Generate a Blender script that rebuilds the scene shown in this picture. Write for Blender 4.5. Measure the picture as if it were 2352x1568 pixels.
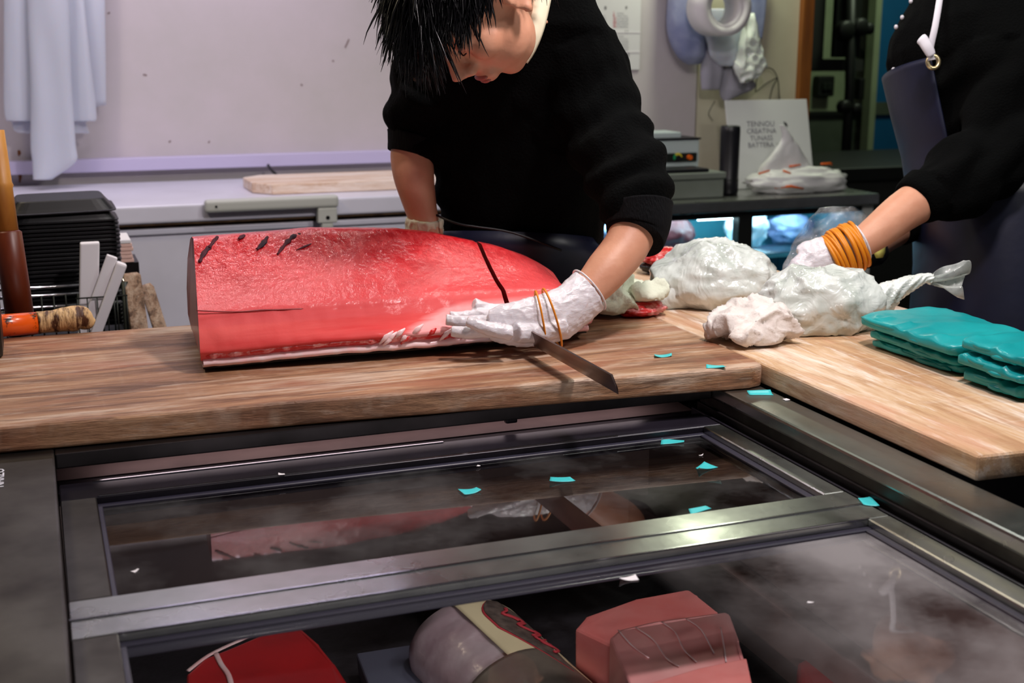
import bpy, bmesh, math, random
from mathutils import Vector, Matrix, noise
random.seed(7)
for o in list(bpy.data.objects): bpy.data.objects.remove(o)
SC = bpy.context.scene
COL = SC.collection

# ------------------------------------------------------------------ camera
FPX, PITCH, YAW = 2900.0, math.radians(13.15), math.radians(20.6)
EYE = Vector((0, 0, 1.36))
FWD = Vector((math.sin(YAW)*math.cos(PITCH), math.cos(YAW)*math.cos(PITCH), -math.sin(PITCH)))
RGT = Vector((math.cos(YAW), -math.sin(YAW), 0))
UPV = RGT.cross(FWD)
cam_data = bpy.data.cameras.new('camera')
cam = bpy.data.objects.new('camera', cam_data); COL.objects.link(cam)
cam_data.sensor_width = 36.0
cam_data.lens = 36.0*FPX/2352.0
cam_data.clip_start = 0.05
cam.matrix_world = Matrix(((RGT.x, UPV.x, -FWD.x, EYE.x), (RGT.y, UPV.y, -FWD.y, EYE.y), (RGT.z, UPV.z, -FWD.z, EYE.z), (0, 0, 0, 1)))
cam_data.dof.use_dof = True
cam_data.dof.focus_distance = 1.85
cam_data.dof.aperture_fstop = 6.3
SC.camera = cam

# ------------------------------------------------------------------ world and lights
world = bpy.data.worlds.new('world'); SC.world = world; world.use_nodes = True
bg = world.node_tree.nodes['Background']
bg.inputs['Color'].default_value = (0.68, 0.66, 0.74, 1); bg.inputs['Strength'].default_value = 0.09

def area(name, loc, target, size, power, color, size_y=None, spread=180):
    l = bpy.data.lights.new(name, 'AREA'); l.energy = power; l.color = color
    l.shape = 'RECTANGLE'; l.size = size; l.size_y = size_y or size; l.spread = math.radians(spread)
    o = bpy.data.objects.new(name, l); COL.objects.link(o); o.location = loc
    o.rotation_euler = (Vector(target)-Vector(loc)).to_track_quat('-Z', 'Y').to_euler()
    return o
area('board_lamp', (0.98, 1.20, 2.38), (0.62, 1.80, 0.9), 0.16, 22.0, (1.0, 0.89, 0.89))
area('counter_lamp', (1.35, 2.05, 2.45), (1.1, 1.8, 0.9), 0.16, 9.0, (0.97, 1.0, 0.93))
area('added_case_fill', (0.45, 0.50, 0.80), (0.45, 1.3, 0.56), 0.7, 4.5, (1.0, 0.93, 0.93), 0.04)  # added fill light that brightens the fish, not a fitting of the case
area('overhead_lamp', (0.44, 2.35, 2.45), (0.42, 2.0, 0.9), 0.22, 7.0, (1.0, 0.90, 0.92))
area('side_lamp', (1.75, 0.95, 2.35), (1.35, 1.35, 0.9), 0.2, 9.0, (1.0, 0.97, 0.92))
area('wall_tube_lamp_violet', (0.10, 3.45, 2.50), (0.10, 4.1, 0.9), 1.0, 12.0, (0.93, 0.84, 1.0), 0.12)
area('duct_tube_lamp', (0.70, 4.02, 2.12), (0.70, 3.9, 0.9), 0.9, 2.2, (0.88, 0.78, 1.0), 0.05)
area('added_ledge_fill', (0.45, 1.690, 0.860), (0.45, 1.690, 0.5), 0.8, 0.25, (1.0, 0.80, 0.84), 0.02)  # added fill so the ledge in the gap under the board shows pinkish
area('wall_tube_lamp_green', (2.30, 4.02, 2.10), (2.30, 4.05, 0.9), 0.14, 6.0, (0.93, 1.0, 0.74), 0.26)
area('left_aisle_lamp', (-0.55, 2.75, 2.45), (0.4, 2.4, 1.0), 0.3, 8.5, (1.0, 0.84, 0.58))

SC.view_settings.view_transform = 'Standard'; SC.view_settings.look = 'None'
SC.view_settings.gamma = 1.0; SC.view_settings.use_curve_mapping = False
SC.view_settings.exposure = 0.0

# ------------------------------------------------------------------ placing helpers
def ray(x, y): return FWD + RGT*((x-1176.0)/FPX) + UPV*((784.0-y)/FPX)
def at(x, y, t): return EYE + ray(x, y)*t
def onz(x, y, z):
    d = ray(x, y); return EYE + d*((z-EYE.z)/d.z)
def ony(x, y, Y):
    d = ray(x, y); return EYE + d*(Y/d.y)
def onx(x, y, X):
    d = ray(x, y); return EYE + d*(X/d.x)
def V(*a): return Vector(a)

# ------------------------------------------------------------------ materials
def nd(nt, typ, **kw):
    n = nt.nodes.new(typ)
    for k, v in kw.items():
        if k in n.inputs: n.inputs[k].default_value = v
        else: setattr(n, k, v)
    return n
def c4(c): return (c[0], c[1], c[2], 1.0)
def S(r, g, b):
    f = lambda v: (v/255.0/12.92) if v <= 10 else ((v/255.0+0.055)/1.055)**2.4
    return (f(r), f(g), f(b))
MATS = {}
def pmat(name, col, rough=0.5, metal=0.0, col2=None, scale=8.0, stretch=(1, 1, 1), detail=4.0, lo=0.35, hi=0.65,
         bump=0.0, bscale=40.0, bstretch=None, spec=0.5, trans=0.0, alpha=1.0, coat=0.0, sss=0.0, sheen=0.0, ior=1.45, emit=None, estr=0.0, rough2=None, ssr=0.02):
    m = bpy.data.materials.new(name); m.use_nodes = True; nt = m.node_tree; L = nt.links
    b = nt.nodes['Principled BSDF']
    b.inputs['Base Color'].default_value = c4(col); b.inputs['Roughness'].default_value = rough
    b.inputs['Metallic'].default_value = metal; b.inputs['Specular IOR Level'].default_value = spec
    b.inputs['Transmission Weight'].default_value = trans; b.inputs['Alpha'].default_value = alpha
    b.inputs['Coat Weight'].default_value = coat; b.inputs['Coat Roughness'].default_value = 0.15
    b.inputs['IOR'].default_value = ior
    if sss: b.inputs['Subsurface Weight'].default_value = sss; b.inputs['Subsurface Radius'].default_value = (ssr, ssr*.5, ssr*.35); b.inputs['Subsurface Scale'].default_value = 1.0
    if sheen: b.inputs['Sheen Weight'].default_value = sheen
    if emit: b.inputs['Emission Color'].default_value = c4(emit); b.inputs['Emission Strength'].default_value = estr
    tc = nd(nt, 'ShaderNodeTexCoord')
    if col2 or rough2 is not None:
        mp = nd(nt, 'ShaderNodeMapping'); mp.inputs['Scale'].default_value = stretch
        L.new(tc.outputs['Object'], mp.inputs['Vector'])
        n = nd(nt, 'ShaderNodeTexNoise', Scale=scale, Detail=detail, Roughness=0.6); L.new(mp.outputs[0], n.inputs['Vector'])
        r = nd(nt, 'ShaderNodeMapRange'); r.inputs[1].default_value = lo; r.inputs[2].default_value = hi
        L.new(n.outputs['Fac'], r.inputs[0])
        if col2:
            x = nd(nt, 'ShaderNodeMix', data_type='RGBA'); x.inputs[6].default_value = c4(col); x.inputs[7].default_value = c4(col2)
            L.new(r.outputs[0], x.inputs[0]); L.new(x.outputs[2], b.inputs['Base Color'])
        if rough2 is not None:
            q = nd(nt, 'ShaderNodeMapRange'); q.inputs[3].default_value = rough; q.inputs[4].default_value = rough2
            L.new(r.outputs[0], q.inputs[0]); L.new(q.outputs[0], b.inputs['Roughness'])
    if bump:
        mp2 = nd(nt, 'ShaderNodeMapping'); mp2.inputs['Scale'].default_value = bstretch or stretch
        L.new(tc.outputs['Object'], mp2.inputs['Vector'])
        n2 = nd(nt, 'ShaderNodeTexNoise', Scale=bscale, Detail=5.0); L.new(mp2.outputs[0], n2.inputs['Vector'])
        bp = nd(nt, 'ShaderNodeBump', Strength=bump, Distance=0.01); L.new(n2.outputs['Fac'], bp.inputs['Height'])
        L.new(bp.outputs[0], b.inputs['Normal']); L.new(bp.outputs[0], b.inputs['Coat Normal'])
    MATS[name] = m
    return m

def ramp(nt, fac, stops):
    r = nd(nt, 'ShaderNodeValToRGB'); e = r.color_ramp.elements
    while len(e) < len(stops): e.new(0.5)
    for i, (p, c) in enumerate(stops): e[i].position = p; e[i].color = c4(c)
    nt.links.new(fac, r.inputs[0]); return r.outputs[0]
def mixc(nt, f, a, b, mode='MIX'):
    x = nd(nt, 'ShaderNodeMix', data_type='RGBA'); x.blend_type = mode
    for k, v in ((6, a), (7, b)):
        if isinstance(v, tuple): x.inputs[k].default_value = c4(v)
        else: nt.links.new(v, x.inputs[k])
    if isinstance(f, (int, float)): x.inputs[0].default_value = f
    else: nt.links.new(f, x.inputs[0])
    return x.outputs[2]
def tex(nt, vec, kind='noise', scale=5.0, stretch=(1, 1, 1), detail=4.0, rough=0.6, rot=(0, 0, 0), dist=0.0):
    mp = nd(nt, 'ShaderNodeMapping'); mp.inputs['Scale'].default_value = stretch; mp.inputs['Rotation'].default_value = rot
    nt.links.new(vec, mp.inputs['Vector'])
    if kind == 'noise':
        n = nd(nt, 'ShaderNodeTexNoise', Scale=scale, Detail=detail, Roughness=rough, Distortion=dist); o = n.outputs['Fac']
    elif kind == 'wave':
        n = nd(nt, 'ShaderNodeTexWave', Scale=scale, Distortion=dist, Detail=detail); o = n.outputs['Fac']
    else:
        n = nd(nt, 'ShaderNodeTexVoronoi', Scale=scale); o = n.outputs['Distance']
    nt.links.new(mp.outputs[0], n.inputs['Vector']); return o
def rng(nt, v, a, b, c=0.0, d=1.0):
    r = nd(nt, 'ShaderNodeMapRange'); nt.links.new(v, r.inputs[0])
    for i, k in enumerate((a, b, c, d)): r.inputs[i+1].default_value = k
    return r.outputs[0]
def mnew(name):
    m = bpy.data.materials.new(name); m.use_nodes = True; nt = m.node_tree
    MATS[name] = m
    tc = nd(nt, 'ShaderNodeTexCoord')
    return m, nt, nt.nodes['Principled BSDF'], tc.outputs['Object']
def bumpn(nt, b, h, s, d=0.01):
    bp = nd(nt, 'ShaderNodeBump', Strength=s, Distance=d); nt.links.new(h, bp.inputs['Height']); nt.links.new(bp.outputs[0], b.inputs['Normal']); nt.links.new(bp.outputs[0], b.inputs['Coat Normal'])

# ------------------------------------------------------------------ mesh helpers
WL = {}
def reg(o, label=None, cat=None, group=None, kind=None):
    if label: o['label'] = label
    if cat: o['category'] = cat
    if group: o['group'] = group
    if kind: o['kind'] = kind
    return o
def thing(name, loc, label, cat, group=None):
    o = bpy.data.objects.new(name, None); COL.objects.link(o); o.location = loc; o.empty_display_size = 0.05
    WL[o.name] = Vector(loc); return reg(o, label, cat, group)
def place(o, parent=None):
    """verts are in world coordinates: recentre a top-level mesh on its base, or tie a part to its thing"""
    COL.objects.link(o)
    if parent is not None:
        o.parent = parent; o.matrix_parent_inverse = Matrix.Translation(-WL[parent.name]); WL[o.name] = Vector((0, 0, 0))
    else:
        vs = [v.co for v in o.data.vertices]
        lo = Vector([min(v[i] for v in vs) for i in range(3)]); hi = Vector([max(v[i] for v in vs) for i in range(3)])
        c = Vector(((lo.x+hi.x)/2, (lo.y+hi.y)/2, lo.z))
        o.data.transform(Matrix.Translation(-c)); o.location = c; WL[o.name] = c
    return o
def mobj(name, me, mat, parent=None, smooth=False):
    o = bpy.data.objects.new(name, me)
    if mat is not None:
        me.materials.clear(); me.materials.append(MATS[mat] if isinstance(mat, str) else mat)
    if smooth:
        for p in me.polygons: p.use_smooth = True
    return place(o, parent)
def mk(name, vf, mat, parent=None, smooth=False):
    me = bpy.data.meshes.new(name); me.from_pydata([tuple(v) for v in vf[0]], [], vf[1]); me.update()
    return mobj(name, me, mat, parent, smooth)
def join(*vfs):
    vs, fs = [], []
    for a, b in vfs:
        k = len(vs); vs += list(a); fs += [tuple(i+k for i in f) for f in b]
    return vs, fs
def xf(vf, M): return [M @ Vector(v) for v in vf[0]], vf[1]
def boxvf(lo, hi):
    x0, y0, z0 = lo; x1, y1, z1 = hi
    v = [V(x0, y0, z0), V(x1, y0, z0), V(x1, y1, z0), V(x0, y1, z0), V(x0, y0, z1), V(x1, y0, z1), V(x1, y1, z1), V(x0, y1, z1)]
    return v, [(3, 2, 1, 0), (4, 5, 6, 7), (0, 1, 5, 4), (1, 2, 6, 5), (2, 3, 7, 6), (3, 0, 4, 7)]
def bevelled(vf, w, seg=2):
    bm = bmesh.new(); vs = [bm.verts.new(v) for v in vf[0]]
    for f in vf[1]: bm.faces.new([vs[i] for i in f])
    bmesh.ops.recalc_face_normals(bm, faces=bm.faces[:])
    bmesh.ops.bevel(bm, geom=bm.edges[:], offset=w, segments=seg, affect='EDGES', profile=0.6)
    bm.verts.index_update()
    r = [v.co.copy() for v in bm.verts], [tuple(v.index for v in f.verts) for f in bm.faces]
    bm.free(); return r
def box(name, lo, hi, mat, parent=None, bev=0.0, M=None, seg=2):
    vf = boxvf(lo, hi)
    if bev: vf = bevelled(vf, bev, seg)
    if M is not None: vf = xf(vf, M)
    return mk(name, vf, mat, parent, smooth=False)
def prism(poly, z0, z1):
    """polygon in xy, counter-clockwise"""
    n = len(poly); v = [V(p[0], p[1], z0) for p in poly]+[V(p[0], p[1], z1) for p in poly]
    f = [tuple(reversed(range(n))), tuple(range(n, 2*n))]+[(i, (i+1) % n, n+(i+1) % n, n+i) for i in range(n)]
    return v, f
def loft(rings, n=16, cap=True, power=2.0):
    """rings: (centre, avec, bvec); superellipse power"""
    v, f = [], []
    for c, a, b in rings:
        for i in range(n):
            t = 2*math.pi*i/n; ct, st = math.cos(t), math.sin(t)
            e = 2.0/power
            v.append(Vector(c)+Vector(a)*(math.copysign(abs(ct)**e, ct))+Vector(b)*(math.copysign(abs(st)**e, st)))
    m = len(rings)
    for j in range(m-1):
        for i in range(n):
            k = (i+1) % n; f.append((j*n+i, j*n+k, (j+1)*n+k, (j+1)*n+i))
    if cap: f.append(tuple(reversed(range(n)))); f.append(tuple(range((m-1)*n, m*n)))
    return v, f
def tube(pts, rad, n=10, cap=True, flat=1.0, ref=None):
    pts = [Vector(p) for p in pts]; m = len(pts)
    if not isinstance(rad, (list, tuple)): rad = [rad]*m
    rings = []; prev = None
    for i, p in enumerate(pts):
        d = (pts[min(i+1, m-1)]-pts[max(i-1, 0)]).normalized()
        if prev is None:
            a = Vector(ref) if ref is not None else (V(0, 0, 1) if abs(d.z) < .9 else V(1, 0, 0))
        else: a = prev
        a = (a-d*a.dot(d)).normalized(); prev = a
        b = d.cross(a)
        rings.append((p, a*rad[i]*flat, b*rad[i]))
    return loft(rings, n, cap)
def smoothpath(pts, k=6, vals=None):
    """Catmull-Rom"""
    P = [Vector(p) for p in pts]; out = []; ov = []
    for i in range(len(P)-1):
        a, b, c, d = P[max(i-1, 0)], P[i], P[i+1], P[min(i+2, len(P)-1)]
        for j in range(k):
            t = j/k
            out.append(.5*((2*b)+(c-a)*t+(2*a-5*b+4*c-d)*t*t+(3*b-a-3*c+d)*t**3))
            if vals: ov.append(vals[i]*(1-t)+vals[i+1]*t)
    out.append(P[-1])
    if vals: ov.append(vals[-1]); return out, ov
    return out
def ball(c, a, b, d, nu=18, nv=12):
    v, f = [], []
    c, a, b, d = Vector(c), Vector(a), Vector(b), Vector(d)
    for j in range(1, nv):
        ph = math.pi*j/nv
        for i in range(nu):
            th = 2*math.pi*i/nu
            v.append(c+(a*math.cos(th)+b*math.sin(th))*math.sin(ph)+d*math.cos(ph))
    top = len(v); v.append(c+d); bot = len(v); v.append(c-d)
    for j in range(nv-2):
        for i in range(nu):
            k = (i+1) % nu; f.append((j*nu+i, (j+1)*nu+i, (j+1)*nu+k, j*nu+k))
    for i in range(nu):
        k = (i+1) % nu; f.append((top, i, k)); f.append((bot, (nv-2)*nu+k, (nv-2)*nu+i))
    return v, f
def fixn(vf):
    bm = bmesh.new(); vs = [bm.verts.new(v) for v in vf[0]]
    for f in vf[1]:
        try: bm.faces.new([vs[i] for i in f])
        except ValueError: pass
    bmesh.ops.recalc_face_normals(bm, faces=bm.faces[:]); bm.verts.index_update()
    r = [v.co.copy() for v in bm.verts], [tuple(v.index for v in f.verts) for f in bm.faces]
    bm.free(); return r
def organic(vfs, voxel=0.006, smooth=6, fac=0.5, disp=None):
    """union of closed shapes as one continuous skin"""
    vf = join(*[fixn(v) for v in vfs])
    me = bpy.data.meshes.new('tmp'); me.from_pydata([tuple(v) for v in vf[0]], [], vf[1]); me.update()
    o = bpy.data.objects.new('tmp', me); COL.objects.link(o)
    r = o.modifiers.new('r', 'REMESH'); r.mode = 'VOXEL'; r.voxel_size = voxel
    if smooth:
        s = o.modifiers.new('s', 'SMOOTH'); s.iterations = smooth; s.factor = fac
    dg = bpy.context.evaluated_depsgraph_get(); dg.update()
    out = bpy.data.meshes.new_from_object(o.evaluated_get(dg))
    bpy.data.objects.remove(o); bpy.data.meshes.remove(me)
    if disp:
        ns = [v.normal.copy() for v in out.vertices]
        for v, nn in zip(out.vertices, ns): v.co += nn*disp(v.co, nn)
    out.update()
    return out
def grid(fn, nu, nv, thick=0.0):
    """fn(u,v)->Vector; closed sheet with thickness when thick"""
    P = [[fn(i/nu, j/nv) for i in range(nu+1)] for j in range(nv+1)]
    v = [P[j][i] for j in range(nv+1) for i in range(nu+1)]; w = nu+1
    f = [(j*w+i, j*w+i+1, (j+1)*w+i+1, (j+1)*w+i) for j in range(nv) for i in range(nu)]
    if thick:
        k = len(v); N = []
        for j in range(nv+1):
            for i in range(nu+1):
                du = P[j][min(i+1, nu)]-P[j][max(i-1, 0)]; dv = P[min(j+1, nv)][i]-P[max(j-1, 0)][i]
                n = du.cross(dv); n = n.normalized() if n.length > 1e-9 else V(0, 0, 1); N.append(n)
        v = v+[a-n*thick for a, n in zip(v, N)]
        f2 = [tuple(reversed([i+k for i in q])) for q in f]
        e = []
        for i in range(nu): e.append((i+1, i, k+i, k+i+1)); a = nv*w; e.append((a+i, a+i+1, k+a+i+1, k+a+i))
        for j in range(nv): e.append((j*w, (j+1)*w, k+(j+1)*w, k+j*w)); e.append(((j+1)*w+nu, j*w+nu, k+j*w+nu, k+(j+1)*w+nu))
        f = f+f2+e
    return v, f
def fbm(p, s=1.0, o=3):
    return noise.fractal(Vector(p)*s, 1.0, 2.0, o)
def ridge(p, s):
    return 1.0-abs(noise.noise(Vector(p)*s))*2.0
def textobj(name, txt, size, M, mat, parent=None, ext=0.0002, align='LEFT', spacing=1.0):
    cu = bpy.data.curves.new('t', 'FONT'); cu.body = txt; cu.size = size; cu.extrude = ext; cu.align_x = align; cu.space_line = spacing; cu.resolution_u = 2
    o = bpy.data.objects.new('t', cu); COL.objects.link(o)
    dg = bpy.context.evaluated_depsgraph_get(); dg.update()
    me = bpy.data.meshes.new_from_object(o.evaluated_get(dg)); bpy.data.objects.remove(o)
    me.transform(M)
    return mobj(name, me, mat, parent)
def basis(o, x, y, z):
    return Matrix(((x[0], y[0], z[0], o[0]), (x[1], y[1], z[1], o[1]), (x[2], y[2], z[2], o[2]), (0, 0, 0, 1)))
# ------------------------------------------------------------------ material set
def wood(name, axis, cols, gscale=1.0, stain=None, rough=0.55, stainamt=0.6):
    m, nt, b, oc = mnew(name); L = nt.links
    st = (1.0, 9.0, 9.0) if axis == 'x' else (9.0, 1.0, 9.0)
    g = tex(nt, oc, 'noise', 2.2*gscale, tuple(v*1.0 for v in st), 5.0, 0.65, dist=0.6)
    c = ramp(nt, g, [(0.36, cols[0]), (0.46, cols[1]), (0.55, cols[2]), (0.66, cols[3])])
    g2 = tex(nt, oc, 'noise', 6.0*gscale, st, 5.0, 0.7, dist=0.4)
    c = mixc(nt, rng(nt, g2, 0.53, 0.63, 0.0, 0.75), c, cols[0])
    c = mixc(nt, rng(nt, g2, 0.44, 0.36, 0.0, 0.6), c, cols[3])
    f = tex(nt, oc, 'noise', 9.0*gscale, tuple(v*2.2 for v in st), 4.0, 0.7)
    c = mixc(nt, rng(nt, f, 0.45, 0.75, 0.0, 0.55), c, cols[0])
    if stain:
        s = tex(nt, oc, 'noise', 3.0, (1.6, 4.0, 1) if axis == 'x' else (4.0, 1.6, 1), 3.0, 0.6)
        c = mixc(nt, rng(nt, s, 0.50, 0.66, 0.0, stainamt), c, stain)
        w = tex(nt, oc, 'noise', 5.5, (1.2, 5.0, 1) if axis == 'x' else (5.0, 1.2, 1), 4.0, 0.7)
        c = mixc(nt, rng(nt, w, 0.56, 0.72, 0.0, 0.55), c, cols[3])
    L.new(c, b.inputs['Base Color'])
    L.new(rng(nt, f, 0.3, 0.7, rough-0.12, rough+0.15), b.inputs['Roughness'])
    sc_ = tex(nt, oc, 'noise', 60.0, (1.0, .12, 1.0) if axis == 'x' else (.12, 1.0, 1.0), 2.0, 0.5, rot=(0, 0, 0.9))
    c2 = mixc(nt, rng(nt, sc_, 0.60, 0.75, 0.0, 0.14), c, cols[3]); L.new(c2, b.inputs['Base Color'])
    bumpn(nt, b, f, 0.5, 0.004)
    return m
wood('board_wood', 'x', [S(98, 64, 42), S(146, 104, 74), S(168, 126, 92), S(196, 170, 148)], 1.0, S(142, 80, 54), stainamt=0.6)
wood('side_board_wood', 'y', [S(168, 126, 90), S(196, 160, 122), S(212, 184, 154), S(232, 220, 208)], 0.8, S(200, 146, 118), stainamt=0.55)
wood('light_wood', 'x', [S(206, 170, 140), S(232, 208, 188), S(240, 222, 208), S(248, 238, 230)])
wood('offcut_wood', 'y', [S(90, 66, 48), S(150, 118, 92), S(176, 150, 126), S(190, 170, 150)], 2.0)
pmat('wall_paint', S(205, 196, 200), 0.7, col2=S(196, 190, 190), scale=3.0, bump=0.05, bscale=60)
pmat('wall_paint_cream', S(205, 200, 178), 0.7, col2=S(192, 184, 160), scale=2.5)
pmat('ceiling_paint', S(46, 44, 44), 0.8)
pmat('soffit_dark', S(40, 36, 36), 0.7)
pmat('floor_concrete', S(70, 70, 70), 0.5, col2=S(52, 52, 54), scale=4.0)
pmat('back_room_green', S(122, 132, 104), 0.75, col2=S(104, 114, 90), scale=2.0)
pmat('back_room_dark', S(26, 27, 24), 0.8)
pmat('blue_panel', S(8, 76, 118), 0.5, col2=S(8, 66, 104), scale=2.0)
pmat('dark_green_panel', S(58, 66, 54), 0.7, col2=S(48, 56, 46), scale=3.0)
pmat('orange_wood', S(140, 82, 30), 0.55, col2=S(112, 62, 24), scale=3.0, stretch=(8, 8, 1))
pmat('freezer_white', S(222, 221, 236), 0.35, col2=S(208, 207, 220), scale=3.0)
pmat('freezer_grey', S(188, 190, 184), 0.42)
pmat('lilac_plastic', S(200, 192, 226), 0.4)
pmat('rust_black', S(30, 24, 20), 0.7, col2=S(84, 56, 34), scale=30)
pmat('grime', S(150, 120, 84), 0.7, col2=S(90, 66, 44), scale=25)
pmat('black_plastic', S(16, 16, 20), 0.38, col2=S(22, 22, 28), scale=20)
pmat('black_foam', S(11, 10, 14), 0.45)
pmat('chrome', S(190, 190, 195), 0.18, 1.0)
pmat('foam_white', S(226, 222, 226), 0.65)
pmat('paper_white', S(222, 220, 222), 0.7)
pmat('paper_pink', S(214, 178, 166), 0.7)
pmat('rubber_orange', S(214, 130, 20), 0.45, sss=0.2, ssr=0.003)
pmat('bamboo', S(196, 138, 62), 0.45, col2=S(168, 108, 44), scale=6, stretch=(3, 3, 1))
pmat('brown_sheath', S(104, 44, 20), 0.4, col2=S(84, 32, 14), scale=8, stretch=(3, 3, 1))
pmat('orange_tape', S(236, 92, 20), 0.3, col2=S(50, 22, 12), scale=42, lo=0.55, hi=0.62, coat=0.5)
pmat('burnt_wood', S(216, 178, 126), 0.5, col2=S(78, 44, 24), scale=34, stretch=(2.2, .8, .8), lo=0.48, hi=0.60, bump=.5, bscale=50, bstretch=(3, .6, .6))
pmat('steel', S(186, 188, 184), 0.22, 1.0, col2=S(150, 152, 148), scale=5.0, rough2=0.36, bump=0.04, bscale=25)
pmat('steel_dull', S(86, 84, 80), 0.42, 1.0, col2=S(52, 49, 48), scale=7.0, rough2=0.5)
pmat('steel_dark', S(58, 54, 56), 0.4, 0.8, col2=S(38, 35, 36), scale=8.0)
pmat('track_black', S(24, 22, 28), 0.35, 0.3, col2=S(40, 36, 46), scale=9.0)
pmat('gasket', S(46, 44, 58), 0.4)
pmat('case_liner', S(120, 104, 100), 0.45, 0.2, col2=S(96, 82, 80), scale=6.0)
pmat('case_floor', S(58, 58, 64), 0.5, col2=S(28, 27, 30), scale=16.0, bump=0.3, bscale=30)
pmat('tray_blue_grey', S(92, 98, 116), 0.45)
pmat('white_print', S(225, 225, 235), 0.5)
pmat('ink', S(40, 40, 46), 0.7)
pmat('ink_red', S(196, 62, 74), 0.7)
pmat('ink_grey', S(130, 130, 138), 0.7)
pmat('skin', S(206, 152, 124), 0.5, sss=0.15, ssr=0.008, col2=S(196, 138, 110), scale=14, bump=0.05, bscale=180)
pmat('glove', S(212, 206, 211), 0.34, sss=0.25, ssr=0.006, bump=0.25, bscale=45, bstretch=(1, 2.2, 2.2), coat=0.25)
pmat('sweater', S(2.5, 3, 3.2), 1.0, bump=0.35, bscale=240, spec=0.1)
pmat('sweater_rib', S(5, 5, 8), 0.95, bump=0.6, bscale=120, bstretch=(4, 4, .3), spec=0.2)
pmat('apron_navy', S(19, 23, 48), 0.42, col2=S(15, 18, 38), scale=6, bump=0.12, bscale=12)
pmat('apron_black', S(14, 14, 18), 0.5)
pmat('shirt_white', S(228, 218, 190), 0.7)
pmat('hair', S(9, 7, 11), 0.32, spec=0.6)
pmat('lips', S(164, 94, 84), 0.45)
pmat('eye_white', S(200, 190, 184), 0.3)
pmat('strap_white', S(206, 202, 210), 0.7)
pmat('brass', S(196, 180, 140), 0.3, 0.9)
pmat('towel', S(226, 219, 214), 0.85, col2=S(214, 203, 196), scale=10, bump=0.2, bscale=160, sheen=0.2)
pmat('towel_green', S(222, 226, 206), 0.85, col2=S(210, 214, 194), scale=10, bump=0.2, bscale=160)
pmat('teal_sheet', S(14, 136, 140), 0.33, col2=S(28, 160, 162), scale=5, bump=0.30, bscale=16, spec=0.45)
pmat('teal_scrap', S(60, 196, 200), 0.4, sss=0.1)
pmat('knife_steel', S(176, 156, 152), 0.34, 1.0, col2=S(128, 108, 106), scale=4, stretch=(20, 1, 1))
pmat('knife_handle', S(150, 118, 80), 0.6)
pmat('plastic_white', S(228, 234, 228), 0.30, bump=0.22, bscale=22, coat=0.4, sss=0.15, ssr=0.01)
pmat('bag_white', S(222, 222, 222), 0.4, bump=0.2, bscale=30)
pmat('sheet_film', S(198, 203, 216), 0.28, sss=0.3, ssr=0.02, coat=0.3)
pmat('bag_blue', S(120, 128, 170), 0.45, col2=S(150, 156, 186), scale=9, bump=0.15, bscale=20)
pmat('cloth_grey', S(166, 164, 178), 0.7, bump=0.15, bscale=20)
pmat('scale_grey', S(128, 136, 128), 0.45, col2=S(118, 126, 116), scale=5)
pmat('scale_light', S(190, 204, 204), 0.4)
pmat('dial_yellow', S(220, 206, 60), 0.5); pmat('dial_green', S(40, 150, 90), 0.5); pmat('knob_orange', S(226, 100, 24), 0.4)
pmat('sign_white', S(214, 216, 216), 0.6)
pmat('fridge_liner', S(96, 186, 206), 0.4, col2=S(80, 170, 196), scale=4)
pmat('fridge_lamp', S(240, 250, 255), 0.5, emit=(0.75, 0.95, 1.0), estr=14.0)
pmat('meat_dark', S(96, 40, 44), 0.4, col2=S(66, 34, 40), scale=12)
pmat('dark_metal', S(44, 48, 44), 0.4, 0.6)
pmat('machine_dark', S(26, 28, 26), 0.5, 0.4)
pmat('skin_black', S(12, 12, 14), 0.3)
pmat('fat_white', S(238, 214, 216), 0.4, col2=S(244, 190, 192), scale=30, sss=0.2, ssr=0.006, coat=0.3)
pmat('yellow_tag', S(206, 206, 110), 0.5)

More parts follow.
